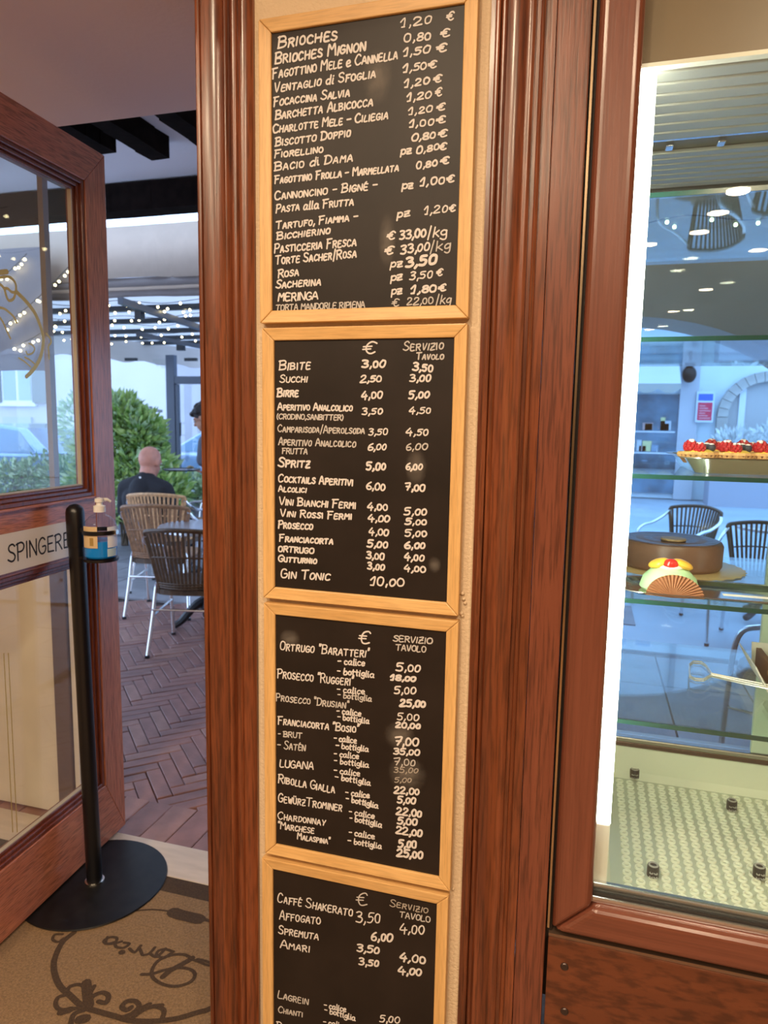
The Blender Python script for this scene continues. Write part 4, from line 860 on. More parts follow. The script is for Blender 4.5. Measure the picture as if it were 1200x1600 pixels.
# open paper box with pastries at the right edge
q = pt(1178, 1012, 1.66)
bx0 = q.x
bxz = tz + .0006
bo = thing('pastry_box', 'open white card box lined with brown paper at the right picture edge', 'box', (bx0 + .1, 1.70, bxz))
mb = MB(); T = .002
def slant(mb, a_, b_, h, o): # wall leaning outwards
    (xa, ya), (xb, yb) = a_, b_; ox, oy = o
    mb.add([(xa, ya, bxz), (xb, yb, bxz), (xb + ox, yb + oy, bxz + h), (xa + ox, ya + oy, bxz + h)], [(0, 1, 2, 3)])
slant(mb, (bx0 + .03, 1.80), (bx0 + .03, 1.62), .055, (-.03, 0)); slant(mb, (bx0 + .03, 1.62), (bx0 + .25, 1.62), .055, (0, -.02)); slant(mb, (bx0 + .25, 1.62), (bx0 + .25, 1.80), .055, (.03, 0)); slant(mb, (bx0 + .25, 1.80), (bx0 + .03, 1.80), .055, (0, .02))
mb.add([(bx0 + .03, 1.62, bxz), (bx0 + .25, 1.62, bxz), (bx0 + .25, 1.80, bxz), (bx0 + .03, 1.80, bxz)], [(0, 1, 2, 3)])
o_ = mb.build('card', mat('white_card', (.80, .78, .72), .6), bo); m_ = o_.modifiers.new('thick', 'SOLIDIFY'); m_.thickness = .003; m_.offset = 1
mb = MB(); mb.box((bx0 + .034, 1.63, bxz + .004), (bx0 + .045, 1.79, bxz + .05)); mb.build('paper_liner', SHELL, bo)
for k, (dx_, dy_) in enumerate(((.075, 1.67), (.082, 1.74), (.15, 1.68), (.16, 1.75))):
    p = thing('cream_horn', 'golden baked pastry ' + ['nearest the card box front corner', 'at the card box back corner', 'second in the card box front row', 'second in the card box back row'][k], 'pastry', (bx0 + dx_, dy_, bxz + .004), 'pastries in the card box')
    mb = MB()
    for j in range(6): mb.ball((bx0 + dx_ - .03 + j * .012, dy_, bxz + .030), (.012, .020 + .002 * j, .018 + .0018 * j), 12, 8)
    mb.build('pastry', mat('baked_pastry', (.66, .36, .10), .45, var=.3, vscale=30), p, smooth=True)
    MB().ball((bx0 + dx_ + .036, dy_, bxz + .034), (.008, .018, .018), 12, 8).build('cream', mat('cream', (.86, .80, .72), .4), p, smooth=True)
# ------------------------------------------------------------------ ARCADE outside: ceiling, beams, piers
LAV = mat('arcade_plaster', (.80, .78, .84), .9, bump=.3, bscale=25)
S('ceiling', MB().box((-8.5, 2.075, 2.98), (3.4, 4.2, 3.1)), LAV)
for k, x in enumerate([-6.6, -5.85, -5.1, -4.35]): pass
def joist(xc, x_w, y0, y1, zb, h):
    mb = MB(); nseg = 9
    for i in range(nseg):
        ya = y0 + (y1 - y0) * i / nseg; yb = y0 + (y1 - y0) * (i + 1) / nseg
        mb.bar((xc + random.uniform(-.006, .006), ya, zb + h / 2), (xc + random.uniform(-.006, .006), yb + .004, zb + h / 2), x_w * random.uniform(.93, 1.05), h)
    return tag(mb.build('ceiling_joist', DARKBEAM), 'joist', 'beam')
jl = ['dark ceiling joist just above the open door leaf corner', 'dark rough ceiling joist in the middle of the doorway view', 'dark ceiling joist beside the left casing']
jb = []
for k, (pxa, pya) in enumerate(((166, 240), (249, 249), (330, 232))):
    p = ptz(pxa, pya, 2.87); jb.append(p)
    ye = min(3.55, p.y) if k == 2 else p.y
    o = joist(p.x, .11, 2.26, p.y, 2.87, .115); o['label'] = jl[k]; o['group'] = 'dark arcade joists'
for k in (1, 2):
    o = joist(jb[0].x - k * .52, .11, 2.26, jb[1].y, 2.87, .115); o['label'] = 'dark ceiling joist seen dimly through the door glass, ' + ('nearer the door stile' if k == 1 else 'farther from the door stile'); o['group'] = 'dark arcade joists'
mb = MB()
for i in range(22):
    xa = -7.5 + i * .3; mb.bar((xa, 4.025, 2.885), (xa + .303, 4.025, 2.885), .15, .17 * random.uniform(.97, 1.03))
tag(mb.build('lintel_beam', DARKBEAM), 'long dark rough wooden lintel beam across the arcade front', 'beam')
# arched front on the right of the arcade
mb = MB(); AX, AA, AZ, AB = .15, 1.25, 1.11, 1.0
def archpoly(x0, x1, z1):
    P = [(AX - AA, AZ)]
    for k in range(1, 32):
        th = math.pi - math.pi * k / 32; P.append((AX + AA * math.cos(th), AZ + AB * math.sin(th)))
    P.append((AX + AA, AZ)); return P
P = archpoly(0, 0, 3)
for i in range(len(P) - 1):
    (xa, za), (xb, zb_) = P[i], P[i + 1]
    mb.add([(xa, 4.2, za), (xb, 4.2, zb_), (xb, 4.2, 3.0), (xa, 4.2, 3.0), (xa, 4.65, za), (xb, 4.65, zb_), (xb, 4.65, 3.0), (xa, 4.65, 3.0)], [(0, 1, 2, 3), (7, 6, 5, 4), (0, 4, 5, 1)])
mb.box((-1.15, 4.2, 0), (AX - AA, 4.65, 3.0)); mb.box((AX + AA, 4.2, 0), (3.4, 4.65, 3.0))
S('wall_outer', mb, mat('arcade_wall', (.78, .68, .56), .9, bump=.3, bscale=20, var=.1, vscale=2))
S('wall_outer', MB().box((-1.15, 4.2, 3.1), (3.4, 4.65, 6.0)), mat('arcade_wall', (.52, .47, .40), .9))
S('wall_outer', MB().box((3.3, 2.25, 0), (3.45, 4.65, 3.0)), PALE)

# ------------------------------------------------------------------ PERGOLA
BEIGE = fabric('valance_canvas', (.76, .65, .56), .48); BEIGED = fabric('valance_trim', (.30, .26, .25), .2); ROOFC = fabric('roof_canvas', (.62, .63, .66), .5)
PBAR = mat('pergola_bar', (.014, .016, .022), .4)
perg = thing('pergola', 'canvas roofed pergola with dark bars and beige valances outside the door', 'pergola', (-5, 6.5, 0))
def canvas(name, x0, x1, ztop, zbot, Y0, Y1, m, amp=.012, nx=40, wave=.35, sag=0.0, par=perg):
    mb = MB(); vs = []
    for i in range(nx + 1):
        t = i / nx; x = x0 + (x1 - x0) * t; yy = Y0 + (Y1 - Y0) * t
        d = amp * math.sin(2 * math.pi * t * (x1 - x0) / wave + .7 * math.sin(9 * t))
        z0 = zbot + sag * math.sin(2 * math.pi * t * (x1 - x0) / 1.1); vs += [(x, yy + d * .3, ztop), (x, yy + d, z0)]
    mb.add(vs, [(2 * i, 2 * i + 1, 2 * i + 3, 2 * i + 2) for i in range(nx)]); o = mb.build(name, m, par, smooth=True)
    s_ = o.modifiers.new('thick', 'SOLIDIFY'); s_.thickness = .004; return o
zt1 = pt(240, 350, 4.75).z; zb1 = pt(240, 433, 4.75).z; zb2 = pt(240, 446, 4.75).z; zb3 = pt(240, 462, 4.75).z
canvas('valance', -7.0, -1.6, zt1, zb1, 4.75, 4.75, BEIGE, sag=.008)
canvas('valance_band', -7.0, -1.6, zb1 + .006, zb1 - .062, 4.76, 4.76, BEIGED, amp=.004)
canvas('valance_band', -7.0, -1.6, zb1 - .05, zb1 - .085, 4.775, 4.775, BEIGE, amp=.004)
canvas('valance_band', -7.0, -1.6, zb1 - .08, zb3, 4.79, 4.79, BEIGED, amp=.006, sag=.006)
# roof canvas sheets between the bars
RZ = 2.50
mb = MB(); vs = []
ys = [4.85 + k * .12 for k in range(36)]
for y in ys:
    for x in (-7.4, -1.2): vs.append((x, y, RZ + .035 + .02 * math.sin((y - 4.85) / .7 * math.pi) ** 2))
mb.add(vs, [(2 * i, 2 * i + 1, 2 * i + 3, 2 * i + 2) for i in range(len(ys) - 1)]); mb.build('roof_canvas', ROOFC, perg, smooth=True)
bars = []
for py_ in (481, 501, 517, 528, 536):
    p = ptz(250, py_, RZ); bars.append(p.y)
    MB().bar((-7.4, p.y, RZ), (-1.2, p.y, RZ), .075, .045).build('roof_bar', PBAR, perg)
def rbar(a_, b_, w_=.04, h_=.04): return MB().bar(a_, b_, w_, h_).build('diagonal_arm', mat('arm_grey', (.06, .065, .085), .4), perg)
rbar(ptz(188, 470, 2.40), ptz(330, 518, 2.40), .045, .05); rbar(ptz(215, 522, 2.38), ptz(330, 545, 2.38), .04, .045)
p = ptz(218, 482, 2.42); MB().box((p.x - .03, p.y - .03, p.z - .09), (p.x + .03, p.y + .03, p.z)).build('arm_bracket', PBAR, perg)
p = ptz(282, 536, 2.42); MB().box((p.x - .04, p.y - .03, p.z - .09), (p.x + .05, p.y + .03, p.z)).build('arm_bracket', PBAR, perg)
# far valance, running obliquely away to the right
A_ = pt(150, 527, 7.6); B_ = pt(345, 549, 9.3); A2 = pt(150, 560, 7.6); B2 = pt(345, 577, 9.3)
mb = MB(); vs = []
for i in range(31):
    t = i / 30 * 1.6 - .4; a_ = A_.lerp(B_, t); b_ = A2.lerp(B2, t); d = .02 * math.sin(t * 40); vs += [(a_.x, a_.y + d, a_.z), (b_.x, b_.y + d, b_.z + .02 * math.sin(t * 23))]
mb.add(vs, [(2 * i, 2 * i + 1, 2 * i + 3, 2 * i + 2) for i in range(30)]); mb.build('far_valance', fabric('far_canvas', (.66, .60, .56), .3), perg, smooth=True)
for px_ in (207, 300):
    a_ = pt(px_ - 11, 558, 7.9); MB().box((a_.x, a_.y - .02, a_.z - .05), (a_.x + .17, a_.y + .02, a_.z - .012)).build('valance_clip', PBAR, perg)
for x, y in ((-7.3, 4.9), (-1.3, 4.9), (-7.3, 9.0), (-1.3, 9.1)): MB().box((x - .05, y - .05, 0), (x + .05, y + .05, RZ)).build('post', GREYMET, perg)
# grey roller blind seen through the leaf glass
bl = canvas('roller_blind', -7.2, pt(74, 420, 4.6).x, 2.80, pt(40, 579, 4.6).z, 4.6, 4.6, fabric('blind_grey', (.36, .33, .35), .2), amp=.02, wave=.5, par=None)
tag(bl, 'grey hanging blind seen through the upper door glass', 'blind')
# fairy lights
BULB = emit('fairy_bulb', (1.0, .84, .45), 14.0)
WIRE = mat('thin_wire', (.03, .03, .035), .6)
bme = MB().ball((0, 0, 0), .0098, 8, 6); bmesh_ = bpy.data.meshes.new('bulb'); bmesh_.from_pydata(bme.v, [], bme.f); bmesh_.materials.append(BULB)
def fairy(label, pts, nb):
    t = thing('fairy_light_string', label, 'lights', pts[0], 'warm fairy light strings')
    P = catmull(pts, 8); MB().tube(P, .003, 5).build('wire', WIRE, t)
    L_ = [0]
    for a_, b_ in zip(P, P[1:]): L_.append(L_[-1] + (b_ - a_).length)
    for k in range(nb):
        d = L_[-1] * (k + random.uniform(.1, .9)) / nb
        i = max(j for j in range(len(L_)) if L_[j] <= d); i = min(i, len(P) - 2)
        q_ = P[i].lerp(P[i + 1], (d - L_[i]) / max(1e-6, L_[i + 1] - L_[i])) - Vector((0, 0, random.uniform(.012, .05)))
        o = bpy.data.objects.new('bulb', bmesh_); COL.objects.link(o); o.parent = t; o.location = q_ - t.location
ord_ = ['nearest the beige valance', 'second from the beige valance', 'third from the beige valance', 'fourth from the beige valance', 'fifth from the beige valance', 'farthest, by the rear canvas']
rows = [466, 478, 490, 504, 518, 529]
for k, py_ in enumerate(rows):
    y = ptz(250, py_, RZ - .03).y
    xs_ = y * -.90, y * -.52
    fairy('string of warm fairy lights under the pergola roof, ' + ord_[k], [Vector((xs_[0] + (xs_[1] - xs_[0]) * t, y + random.uniform(-.06, .06), RZ - .035 - .03 * (i % 2))) for i, t in enumerate((0, .2, .4, .6, .8, 1))], 15)
for k, (a_, b_, nb) in enumerate((((-8, 438), (42, 396), 8), ((6, 510), (112, 412), 14), ((15, 545), (92, 500), 8))):
    p0, p1 = pt(*a_, 4.56), pt(*b_, 4.56)
    MB_ = [p0, p0.lerp(p1, .5) - Vector((0, 0, .02)), p1]
    fairy('sloping fairy light string seen through the upper door glass, ' + ['topmost of the three', 'middle of the three', 'lowest of the three'][k], MB_, nb)
for k, (y, z) in enumerate(((3.1, 2.62), (3.5, 2.66), (3.9, 2.55))):
    fairy('fairy light string under the arcade behind the display case, ' + ['nearest the case', 'midway to the arch', 'nearest the arch'][k], [Vector((-.2 + .3 * i, y, z - .04 * (i % 2))) for i in range(6)], 14)

# glazed screen behind the pergola
scr = thing('glazed_screen', 'dark grey framed glazed screen with door at the terrace end', 'glass screen', (-4.8, 8.3, 0))
pL = pt(262, 640, 8.3); pR = pt(275, 640, 8.3); zh = pt(300, 594, 8.3).z
xa, xb = pL.x, pR.x
MB().box((xa, 8.27, 0), (xb, 8.35, 2.35)).build('post', GREYMET, scr, bevel=.006)
MB().box((xb, 8.275, zh - .05), (-2.0, 8.345, zh + .05)).build('header', GREYMET, scr, bevel=.006)
MB().box((xb + .005, 8.28, .02), (xb + .045, 8.34, zh - .055)).build('door_stile', GREYMET, scr, bevel=.004)
MB().box((xb + .045, 8.30, .02), (-3.7, 8.306, zh - .055)).build('glass_pane', GLASS, scr)
MB().box((-3.70, 8.28, .02), (-3.64, 8.34, zh - .055)).build('door_stile', GREYMET, scr)
MB().box((-8.0, 8.30, .9), (xa, 8.306, 2.3)).build('glass_pane', GLASS, scr)
h1 = pt(277, 661, 8.2); h2 = pt(277, 680, 8.2)
MB().tube([h1 + Vector((0, .08, 0)), h1 + Vector((.06, -.02, 0)), h2 + Vector((.06, -.02, 0)), h2 + Vector((0, .08, 0))], .012, 8).build('door_handle', PBAR, scr)

# ------------------------------------------------------------------ CHAIRS AND TABLES
def make_chair(label, rat, group='woven bistro chairs on the terrace'):
    t = thing('bistro_chair', label, 'chair', (0, 0, 0), group)
    ws, wt_ = .17, .245
    def bp(u, v):      # u -1..1 across, v 0..1 up the back
        hw = ws + (wt_ - ws) * v; x = u * hw; return Vector((x, -.205 - .09 * v - .055 * (1 - u * u) + .045 * (u * u) * v, .44 + .37 * v + .028 * (1 - u * u) * v))
    mb = MB(); nS = 15
    for i in range(nS):
        u = -.93 + 1.86 * i / (nS - 1); pts_ = [bp(u, v / 8) for v in range(9)]
        for a_, b_ in zip(pts_, pts_[1:]): mb.bar(a_, b_, .0165, .007, up=(0, 1, 0.2))
    for v in (.02, .06, .10, .55, .97):
        mb.tube([bp(u / 6, v) + Vector((0, -.004, 0)) for u in range(-6, 7)], .006, 6)
    mb.build('woven_back', rat, t)
    mb = MB(); mb.tube(catmull([bp(-1, 0), bp(-1, .3), bp(-1, .7), bp(-1, .96), bp(-.85, 1.0), bp(-.4, 1), bp(0, 1), bp(.4, 1), bp(.85, 1), bp(1, .96), bp(1, .7), bp(1, .3), bp(1, 0)], 3), .0125, 8); mb.build('back_rim', rat, t, smooth=True)
    mb = MB(); mb.add([], []); pts_ = []
    for k in range(28):
        th = 2 * math.pi * k / 28; c_, s_ = math.cos(th), math.sin(th); pts_.append((.225 * math.copysign(abs(c_) ** .55, c_), .215 * math.copysign(abs(s_) ** .55, s_)))
    mb.prism(pts_, lambda x, y: (x, y, .432), lambda x, y: (x, y, .452)); mb.build('seat', rat, t, bevel=.006)
    mb = MB(); mb.prism([(x * 1.02, y * 1.02) for x, y in pts_], lambda x, y: (x, y, .395), lambda x, y: (x, y, .431)); mb.build('seat_band', RATTAND, t)
    for s_ in (-1, 1):
        MB().tube(catmull([(s_ * .235, .215, 0), (s_ * .245, .20, .35), (s_ * .262, .17, .60), (s_ * .27, .08, .665), (s_ * .27, -.06, .685), (s_ * .262, -.2, .735), tuple(bp(s_ * .98, .93))], 5), .0125, 10).build('leg', ALU, t, smooth=True)['label'] = 'front leg bent into the armrest'
        MB().tube(catmull([(s_ * .235, -.28, 0), (s_ * .215, -.22, .25), (s_ * .20, -.19, .44), tuple(bp(s_, .1))], 5), .0125, 10).build('leg', ALU, t, smooth=True)
        MB().tube([(s_ * .24, .206, .26), (s_ * .214, -.22, .26)], .008, 8).build('stretcher', ALU, t, smooth=True)
    MB().tube([(-.215, -.222, .30), (.215, -.222, .30)], .008, 8).build('stretcher', ALU, t, smooth=True)
    for x, y in ((-.235, .215), (.235, .215), (-.235, -.28), (.235, -.28)): MB().lathe([(.0001, -.001), (.016, -.001), (.016, .018), (.0001, .018)], (x, y, 0), 10).build('foot_cap', PBAR, t)
    return t
chair0 = make_chair('chair', RATTAN)
def put(c, x, y, deg, label, sc=1.0, recolor=None):
    c.location = (x, y, -.008); c.rotation_euler = (0, 0, math.radians(deg)); c['label'] = label; c.scale = (sc,) * 3
    if recolor:
        for ch in c.children:
            if ch.name.split('.')[0] in ('woven_back', 'back_rim', 'seat'):
                ch.data = ch.data.copy(); ch.data.materials[0] = recolor
    return c
cs = [copy_tree(chair0) for _ in range(6)]
put(chair0, -3.16, 4.74, 15, 'brown woven bistro chair left of the round table, seen from behind', 1.05)
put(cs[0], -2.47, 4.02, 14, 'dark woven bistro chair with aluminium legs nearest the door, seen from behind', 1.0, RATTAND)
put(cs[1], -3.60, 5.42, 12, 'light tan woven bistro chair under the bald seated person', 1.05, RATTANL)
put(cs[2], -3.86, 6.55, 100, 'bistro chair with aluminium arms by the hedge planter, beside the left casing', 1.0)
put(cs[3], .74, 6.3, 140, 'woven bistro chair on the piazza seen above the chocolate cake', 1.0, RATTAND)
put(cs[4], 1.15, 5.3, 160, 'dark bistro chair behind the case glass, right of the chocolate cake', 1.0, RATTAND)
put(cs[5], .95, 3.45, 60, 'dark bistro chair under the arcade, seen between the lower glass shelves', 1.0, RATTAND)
def make_table(label, x, y, r=.34):
    t = thing('bistro_table', label, 'table', (x, y, -.008), 'round bistro tables')
    MB().lathe([(.0001, .715), (r - .012, .715), (r, .722), (r, .738), (r - .006, .745), (r - .02, .742), (.0001, .742)], (x, y, 0), 48).build('tabletop', mat('table_steel', (.62, .62, .66), .32, .9), t, smooth=True)
    mb = MB(); mb.tube([(x, y, .20), (x, y, .715)], .028, 14); mb.lathe([(.028, .10), (.05, .14), (.04, .22), (.028, .25)], (x, y, 0), 16); mb.build('column', PBAR, t, smooth=True)
    for k in range(4):
        th = math.radians(35 + 90 * k); c_, s_ = math.cos(th), math.sin(th)
        MB().tube(catmull([(x + .02 * c_, y + .02 * s_, .20), (x + .10 * c_, y + .10 * s_, .15), (x + .19 * c_, y + .19 * s_, .05), (x + .25 * c_, y + .25 * s_, .018)], 4), [.034] * 4 + [.03] * 4 + [.026] * 4 + [.022], 8).build('foot', PBAR, t, smooth=True)
    return t
make_table('round steel topped bistro table beside the left casing', -2.62, 4.42)
make_table('round bistro table on the piazza side, behind the case glass', 1.45, 6.1, .3)

# ------------------------------------------------------------------ PLANTS
def leaves(name, m, parent, centers, n, size, seedv):
    rnd = random.Random(seedv); mb = MB()
    for _ in range(n):
        c, rad = rnd.choice(centers)
        while True:
            v = Vector((rnd.uniform(-1, 1), rnd.uniform(-1, 1), rnd.uniform(-1, 1)))
            if .25 < v.length < 1: break
        v = v * (1 if rnd.random() < .3 else (1 / v.length) * rnd.uniform(.75, 1.0))
        p = Vector(c) + Vector((v.x * rad[0], v.y * rad[1], v.z * rad[2]))
        d = (v + Vector((rnd.uniform(-.6, .6), rnd.uniform(-.6, .6), rnd.uniform(-.2, .8)))).normalized(); s_ = size * rnd.uniform(.7, 1.3)
        a_ = d.cross(Vector((rnd.uniform(-1, 1), rnd.uniform(-1, 1), rnd.uniform(-1, 1)))).normalized(); nn = a_.cross(d)
        mb.add([p, p + d * s_ * .5 + a_ * s_ * .17 + nn * s_ * .04, p + d * s_, p + d * s_ * .5 - a_ * s_ * .17 + nn * s_ * .04], [(0, 1, 2), (0, 2, 3)])
    return stuff(mb.build(name, m, parent))
def leafmat(name, c, c2):
    m = mat(name, c, .45, col2=c2, vscale=14, spec=.6); return m
L1 = leafmat('oleander_leaf', (.17, .36, .06), (.62, .76, .28)); L2 = leafmat('hedge_leaf', (.06, .18, .05), (.26, .45, .18)); L3 = leafmat('pale_leaf', (.26, .46, .20), (.72, .84, .58))
RIB = mat('planter_grey', (.36, .37, .44), .5)
def planter(label, x0, x1, y0, y1, h, cat='planter'):
    t = thing('planter_box', label, cat, ((x0 + x1) / 2, (y0 + y1) / 2, -.008))
    MB().box((x0, y0, 0), (x1, y1, h - .03)).build('box', RIB, t)
    MB().box((x0 - .015, y0 - .015, h - .03), (x1 + .015, y1 + .015, h)).build('rim', RIB, t, bevel=.004)
    k = x0 + .03
    while k < x1 - .03: MB().box((k, y0 - .010, .02), (k + .035, y0, h - .035)).build('slat', RIB, t); k += .06
    return t
planter('grey slatted planter holding the hedge beside the left casing', -5.2, -3.3, 7.15, 7.55, .50)
hb = thing('hedge', 'low green hedge in the slatted planter beside the left casing', 'hedge', (-4.2, 7.35, .48))
leaves('foliage', L3, hb, [((-4.8 + .3 * i, 7.35, .66), (.26, .2, .20)) for i in range(6)], 2600, .085, 3)
mb = MB()
for i in range(12): mb.tube([(-4.9 + .14 * i, 7.35, .46), (-4.88 + .14 * i, 7.37, .72)], .008, 5)
mb.build('stem', mat('bark', (.10, .07, .045), .9), hb)
bush = thing('oleander_bush', 'tall leafy green bush standing behind the bald seated person', 'bush', (-5.25, 7.0, 0))
bc = [((-5.30, 7.0, 1.15), (.42, .4, .42)), ((-5.05, 6.95, .85), (.5, .4, .35)), ((-4.78, 6.95, .62), (.38, .32, .3)), ((-5.25, 7.0, 1.45), (.25, .25, .26)), ((-5.0, 7.0, 1.28), (.22, .22, .26)), ((-5.5, 7.0, .7), (.4, .4, .4))]
leaves('foliage', L1, bush, bc, 4200, .15, 5); leaves('foliage', L3, bush, bc, 2600, .13, 6)
mb = MB(); rn = random.Random(3)
for i in range(16): mb.tube([(-5.2 + rn.uniform(-.1, .1), 7.0, 0.0), (-5.15 + rn.uniform(-.25, .3), 7.0 + rn.uniform(-.15, .15), .6), (-5.15 + rn.uniform(-.4, .4), 7.0 + rn.uniform(-.2, .2), 1.3)], [.014, .010, .004], 5)
mb.build('stem', mat('bark', (.10, .07, .045), .9), bush)
planter('grey planter box of the long hedge seen through the door glass', -10.5, -5.8, 7.5, 7.9, .42)
hl = thing('hedge', 'long dark green hedge seen through the upper door glass', 'hedge', (-8, 7.7, .4))
leaves('foliage', L2, hl, [((-10.3 + .4 * i, 7.7 + .05 * (i % 3), .62 + .08 * math.sin(i * 1.7)), (.36, .25, .32)) for i in range(12)], 7000, .09, 9)
leaves('foliage', L3, hl, [((-10.3 + .4 * i, 7.6, .72), (.3, .2, .2)) for i in range(12)], 900, .09, 10)
tallp = thing('potted_bush', 'slim pale bush beyond the hedge, just inside the door glass edge', 'bush', (-7.35, 8.9, 0))
leaves('foliage', L3, tallp, [((-7.35, 8.9, 1.4), (.35, .3, .5)), ((-7.3, 8.9, .8), (.3, .3, .5))], 1600, .11, 12)
MB().tube([(-7.35, 8.9, 0), (-7.35, 8.9, 1.2)], .03, 8).build('stem', mat('bark', (.10, .07, .045), .9), tallp)
MB().lathe([(.0001, 0), (.16, 0), (.20, .34), (.17, .34), (.16, .3), (.0001, .3)], (-7.35, 8.9, 0), 20).build('pot', mat('terracotta', (.38, .16, .08), .8), tallp, smooth=True)
# ------------------------------------------------------------------ PEOPLE
SKIN = mat('skin', (.60, .255, .175), .5, var=.08, vscale=30); SKINT = mat('skin_tan', (.40, .19, .11), .5)
def fuse(o, vox=.012, sm=6):
    r = o.modifiers.new('fuse', 'REMESH'); r.mode = 'VOXEL'; r.voxel_size = vox; r.use_smooth_shade = True
    s_ = o.modifiers.new('soft', 'SMOOTH'); s_.factor = .5; s_.iterations = sm
    return o
def limb(mb, pts, rs):
    for i in range(len(pts) - 1): mb.capsule(pts[i], pts[i + 1], rs[i], rs[i + 1], 14)
def hand(mb, w_, d, up, side, curl=.4, sc=1.0):
    """palm + five fingers; w_: wrist, d: direction of the fingers, up: back of the hand, side: thumb side"""
    d = Vector(d).normalized(); up = Vector(up).normalized(); side = Vector(side).normalized(); w_ = Vector(w_)
    for s_ in (-.026, -.009, .009, .026): mb.capsule(w_ + d * .01 * sc + side * s_ * .6 * sc, w_ + d * .085 * sc + side * s_ * sc, .014 * sc, .0125 * sc, 8)
    for s_, ln in ((.029, .072), (.010, .080), (-.010, .075), (-.028, .058)):
        p = w_ + d * .088 * sc + side * s_ * sc; a_ = 0; q = p
        for seg in range(3):
            a_ += curl * (.5 + .5 * seg); dd = d * math.cos(a_) - up * math.sin(a_); e = q + dd * ln * sc / 3 * (1.15 - .15 * seg); mb.capsule(q, e, (.0088 - .0008 * seg) * sc, (.0082 - .0008 * seg) * sc, 8); q = e
    p = w_ + d * .03 * sc + side * .028 * sc; e = p + (d * .6 + side * .8 - up * .2).normalized() * .038 * sc; mb.capsule(p, e, .012 * sc, .0105 * sc, 8); mb.capsule(e, e + (d * .85 + side * .35 - up * .35).normalized() * .032 * sc, .0105 * sc, .0085 * sc, 8)
def head(mb, c, fwd, sc=1.0, ears=True, jaw=True):
    c = Vector(c); f = Vector(fwd).normalized(); r = f.cross(Vector((0, 0, 1))).normalized(); u = r.cross(f)
    M = Matrix((r, f, u)).transposed()
    def at(x, y, z): return c + M @ (Vector((x, y, z)) * sc)
    mb.ball(at(0, -.012, .022), tuple(k * sc for k in (.076, .094, .092)), 20, 14, M=M); mb.ball(at(0, .028, -.045), tuple(k * sc for k in (.056, .062, .070)), 16, 12, M=M)
    mb.ball(at(0, .068, -.085), tuple(k * sc for k in (.030, .022, .022)), 10, 8, M=M)
    mb.capsule(at(0, .092, .005), at(0, .112, -.028), .008 * sc, .014 * sc, 8)       # nose
    mb.capsule(at(-.038, .080, .020), at(.038, .080, .020), .010 * sc, .010 * sc, 8)   # brow
    mb.capsule(at(-.018, .092, -.060), at(.018, .092, -.060), .006 * sc, .006 * sc, 8) # lips
    if ears:
        for s_ in (-1, 1): mb.ball(at(s_ * .078, -.008, -.008), tuple(k * sc for k in (.010, .020, .033)), 10, 8, M=M)
    return at
# seated bald person, back to us
px0, py0 = -3.825, 5.46
man = thing('person', 'bald person in a black shirt seated with back to us in a tan woven chair', 'person', (px0, py0, 0))
yaw = math.radians(-4); RM = Matrix.Rotation(yaw, 3, 'Z')
def Pm(x, y, z): return Vector((px0, py0, 0)) + RM @ Vector((x, y, z))
fw = RM @ Vector((0, 1, 0)); rt = RM @ Vector((1, 0, 0))
mb = MB()
at = head(mb, Pm(0, .03, 1.115), (fw * .96 + Vector((0, 0, -.28))), 1.20)
limb(mb, [Pm(0, -.035, .94), Pm(0, .0, 1.06)], [.074, .070])
limb(mb, [Pm(0, -.06, .50), Pm(0, -.07, .70), Pm(0, -.05, .86)], [.13, .125, .12])
for s_ in (-1, 1):
    limb(mb, [Pm(s_ * .10, -.05, .89), Pm(s_ * .205, -.04, .865), Pm(s_ * .262, .0, .64), Pm(s_ * .12, .26, .66)], [.07, .058, .042, .030])
    hand(mb, Pm(s_ * .12, .26, .66), RM @ Vector((-s_ * .5, .85, .05)), (0, 0, 1), RM @ Vector((-s_ * .8, -.4, .2)), .45)
    limb(mb, [Pm(s_ * .09, -.04, .53), Pm(s_ * .13, .40, .53), Pm(s_ * .13, .36, .10)], [.085, .062, .042]); limb(mb, [Pm(s_ * .13, .34, .06), Pm(s_ * .135, .50, .045)], [.040, .032])
fuse(mb.build('body', SKIN, man, smooth=True), .010, 5)
SHIRT = mat('black_shirt', (.010, .009, .013), .8, bump=.25, bscale=14)
mb = MB()
limb(mb, [Pm(0, -.06, .54), Pm(0, -.075, .70), Pm(0, -.055, .86)], [.155, .152, .140])
for s_ in (-1, 1):
    limb(mb, [Pm(s_ * .07, -.055, .60), Pm(s_ * .09, -.06, .78)], [.125, .128])
    limb(mb, [Pm(0, -.04, .945), Pm(s_ * .10, -.05, .905), Pm(s_ * .205, -.045, .870), Pm(s_ * .265, -.01, .66)], [.080, .086, .086, .072])
    limb(mb, [Pm(s_ * .265, -.01, .66), Pm(s_ * .22, .08, .655)], [.066, .056])
limb(mb, [Pm(0, -.035, .955), Pm(0, -.015, 1.015)], [.080, .068])
fuse(mb.build('shirt', SHIRT, man, smooth=True), .012, 6)
mb = MB()
limb(mb, [Pm(-.09, -.05, .54), Pm(.09, -.05, .54)], [.125, .125])
for s_ in (-1, 1): limb(mb, [Pm(s_ * .09, -.04, .54), Pm(s_ * .13, .40, .535), Pm(s_ * .13, .36, .13)], [.105, .078, .058])
fuse(mb.build('trousers', mat('dark_trousers', (.02, .022, .03), .85), man, smooth=True), .013, 5)
for s_ in (-1, 1):
    mb = MB(); limb(mb, [Pm(s_ * .13, .33, .052), Pm(s_ * .135, .42, .045), Pm(s_ * .14, .53, .036)], [.052, .048, .038]); fuse(mb.build('shoe', mat('shoe_dark', (.02, .015, .012), .5), man, smooth=True), .010, 3)
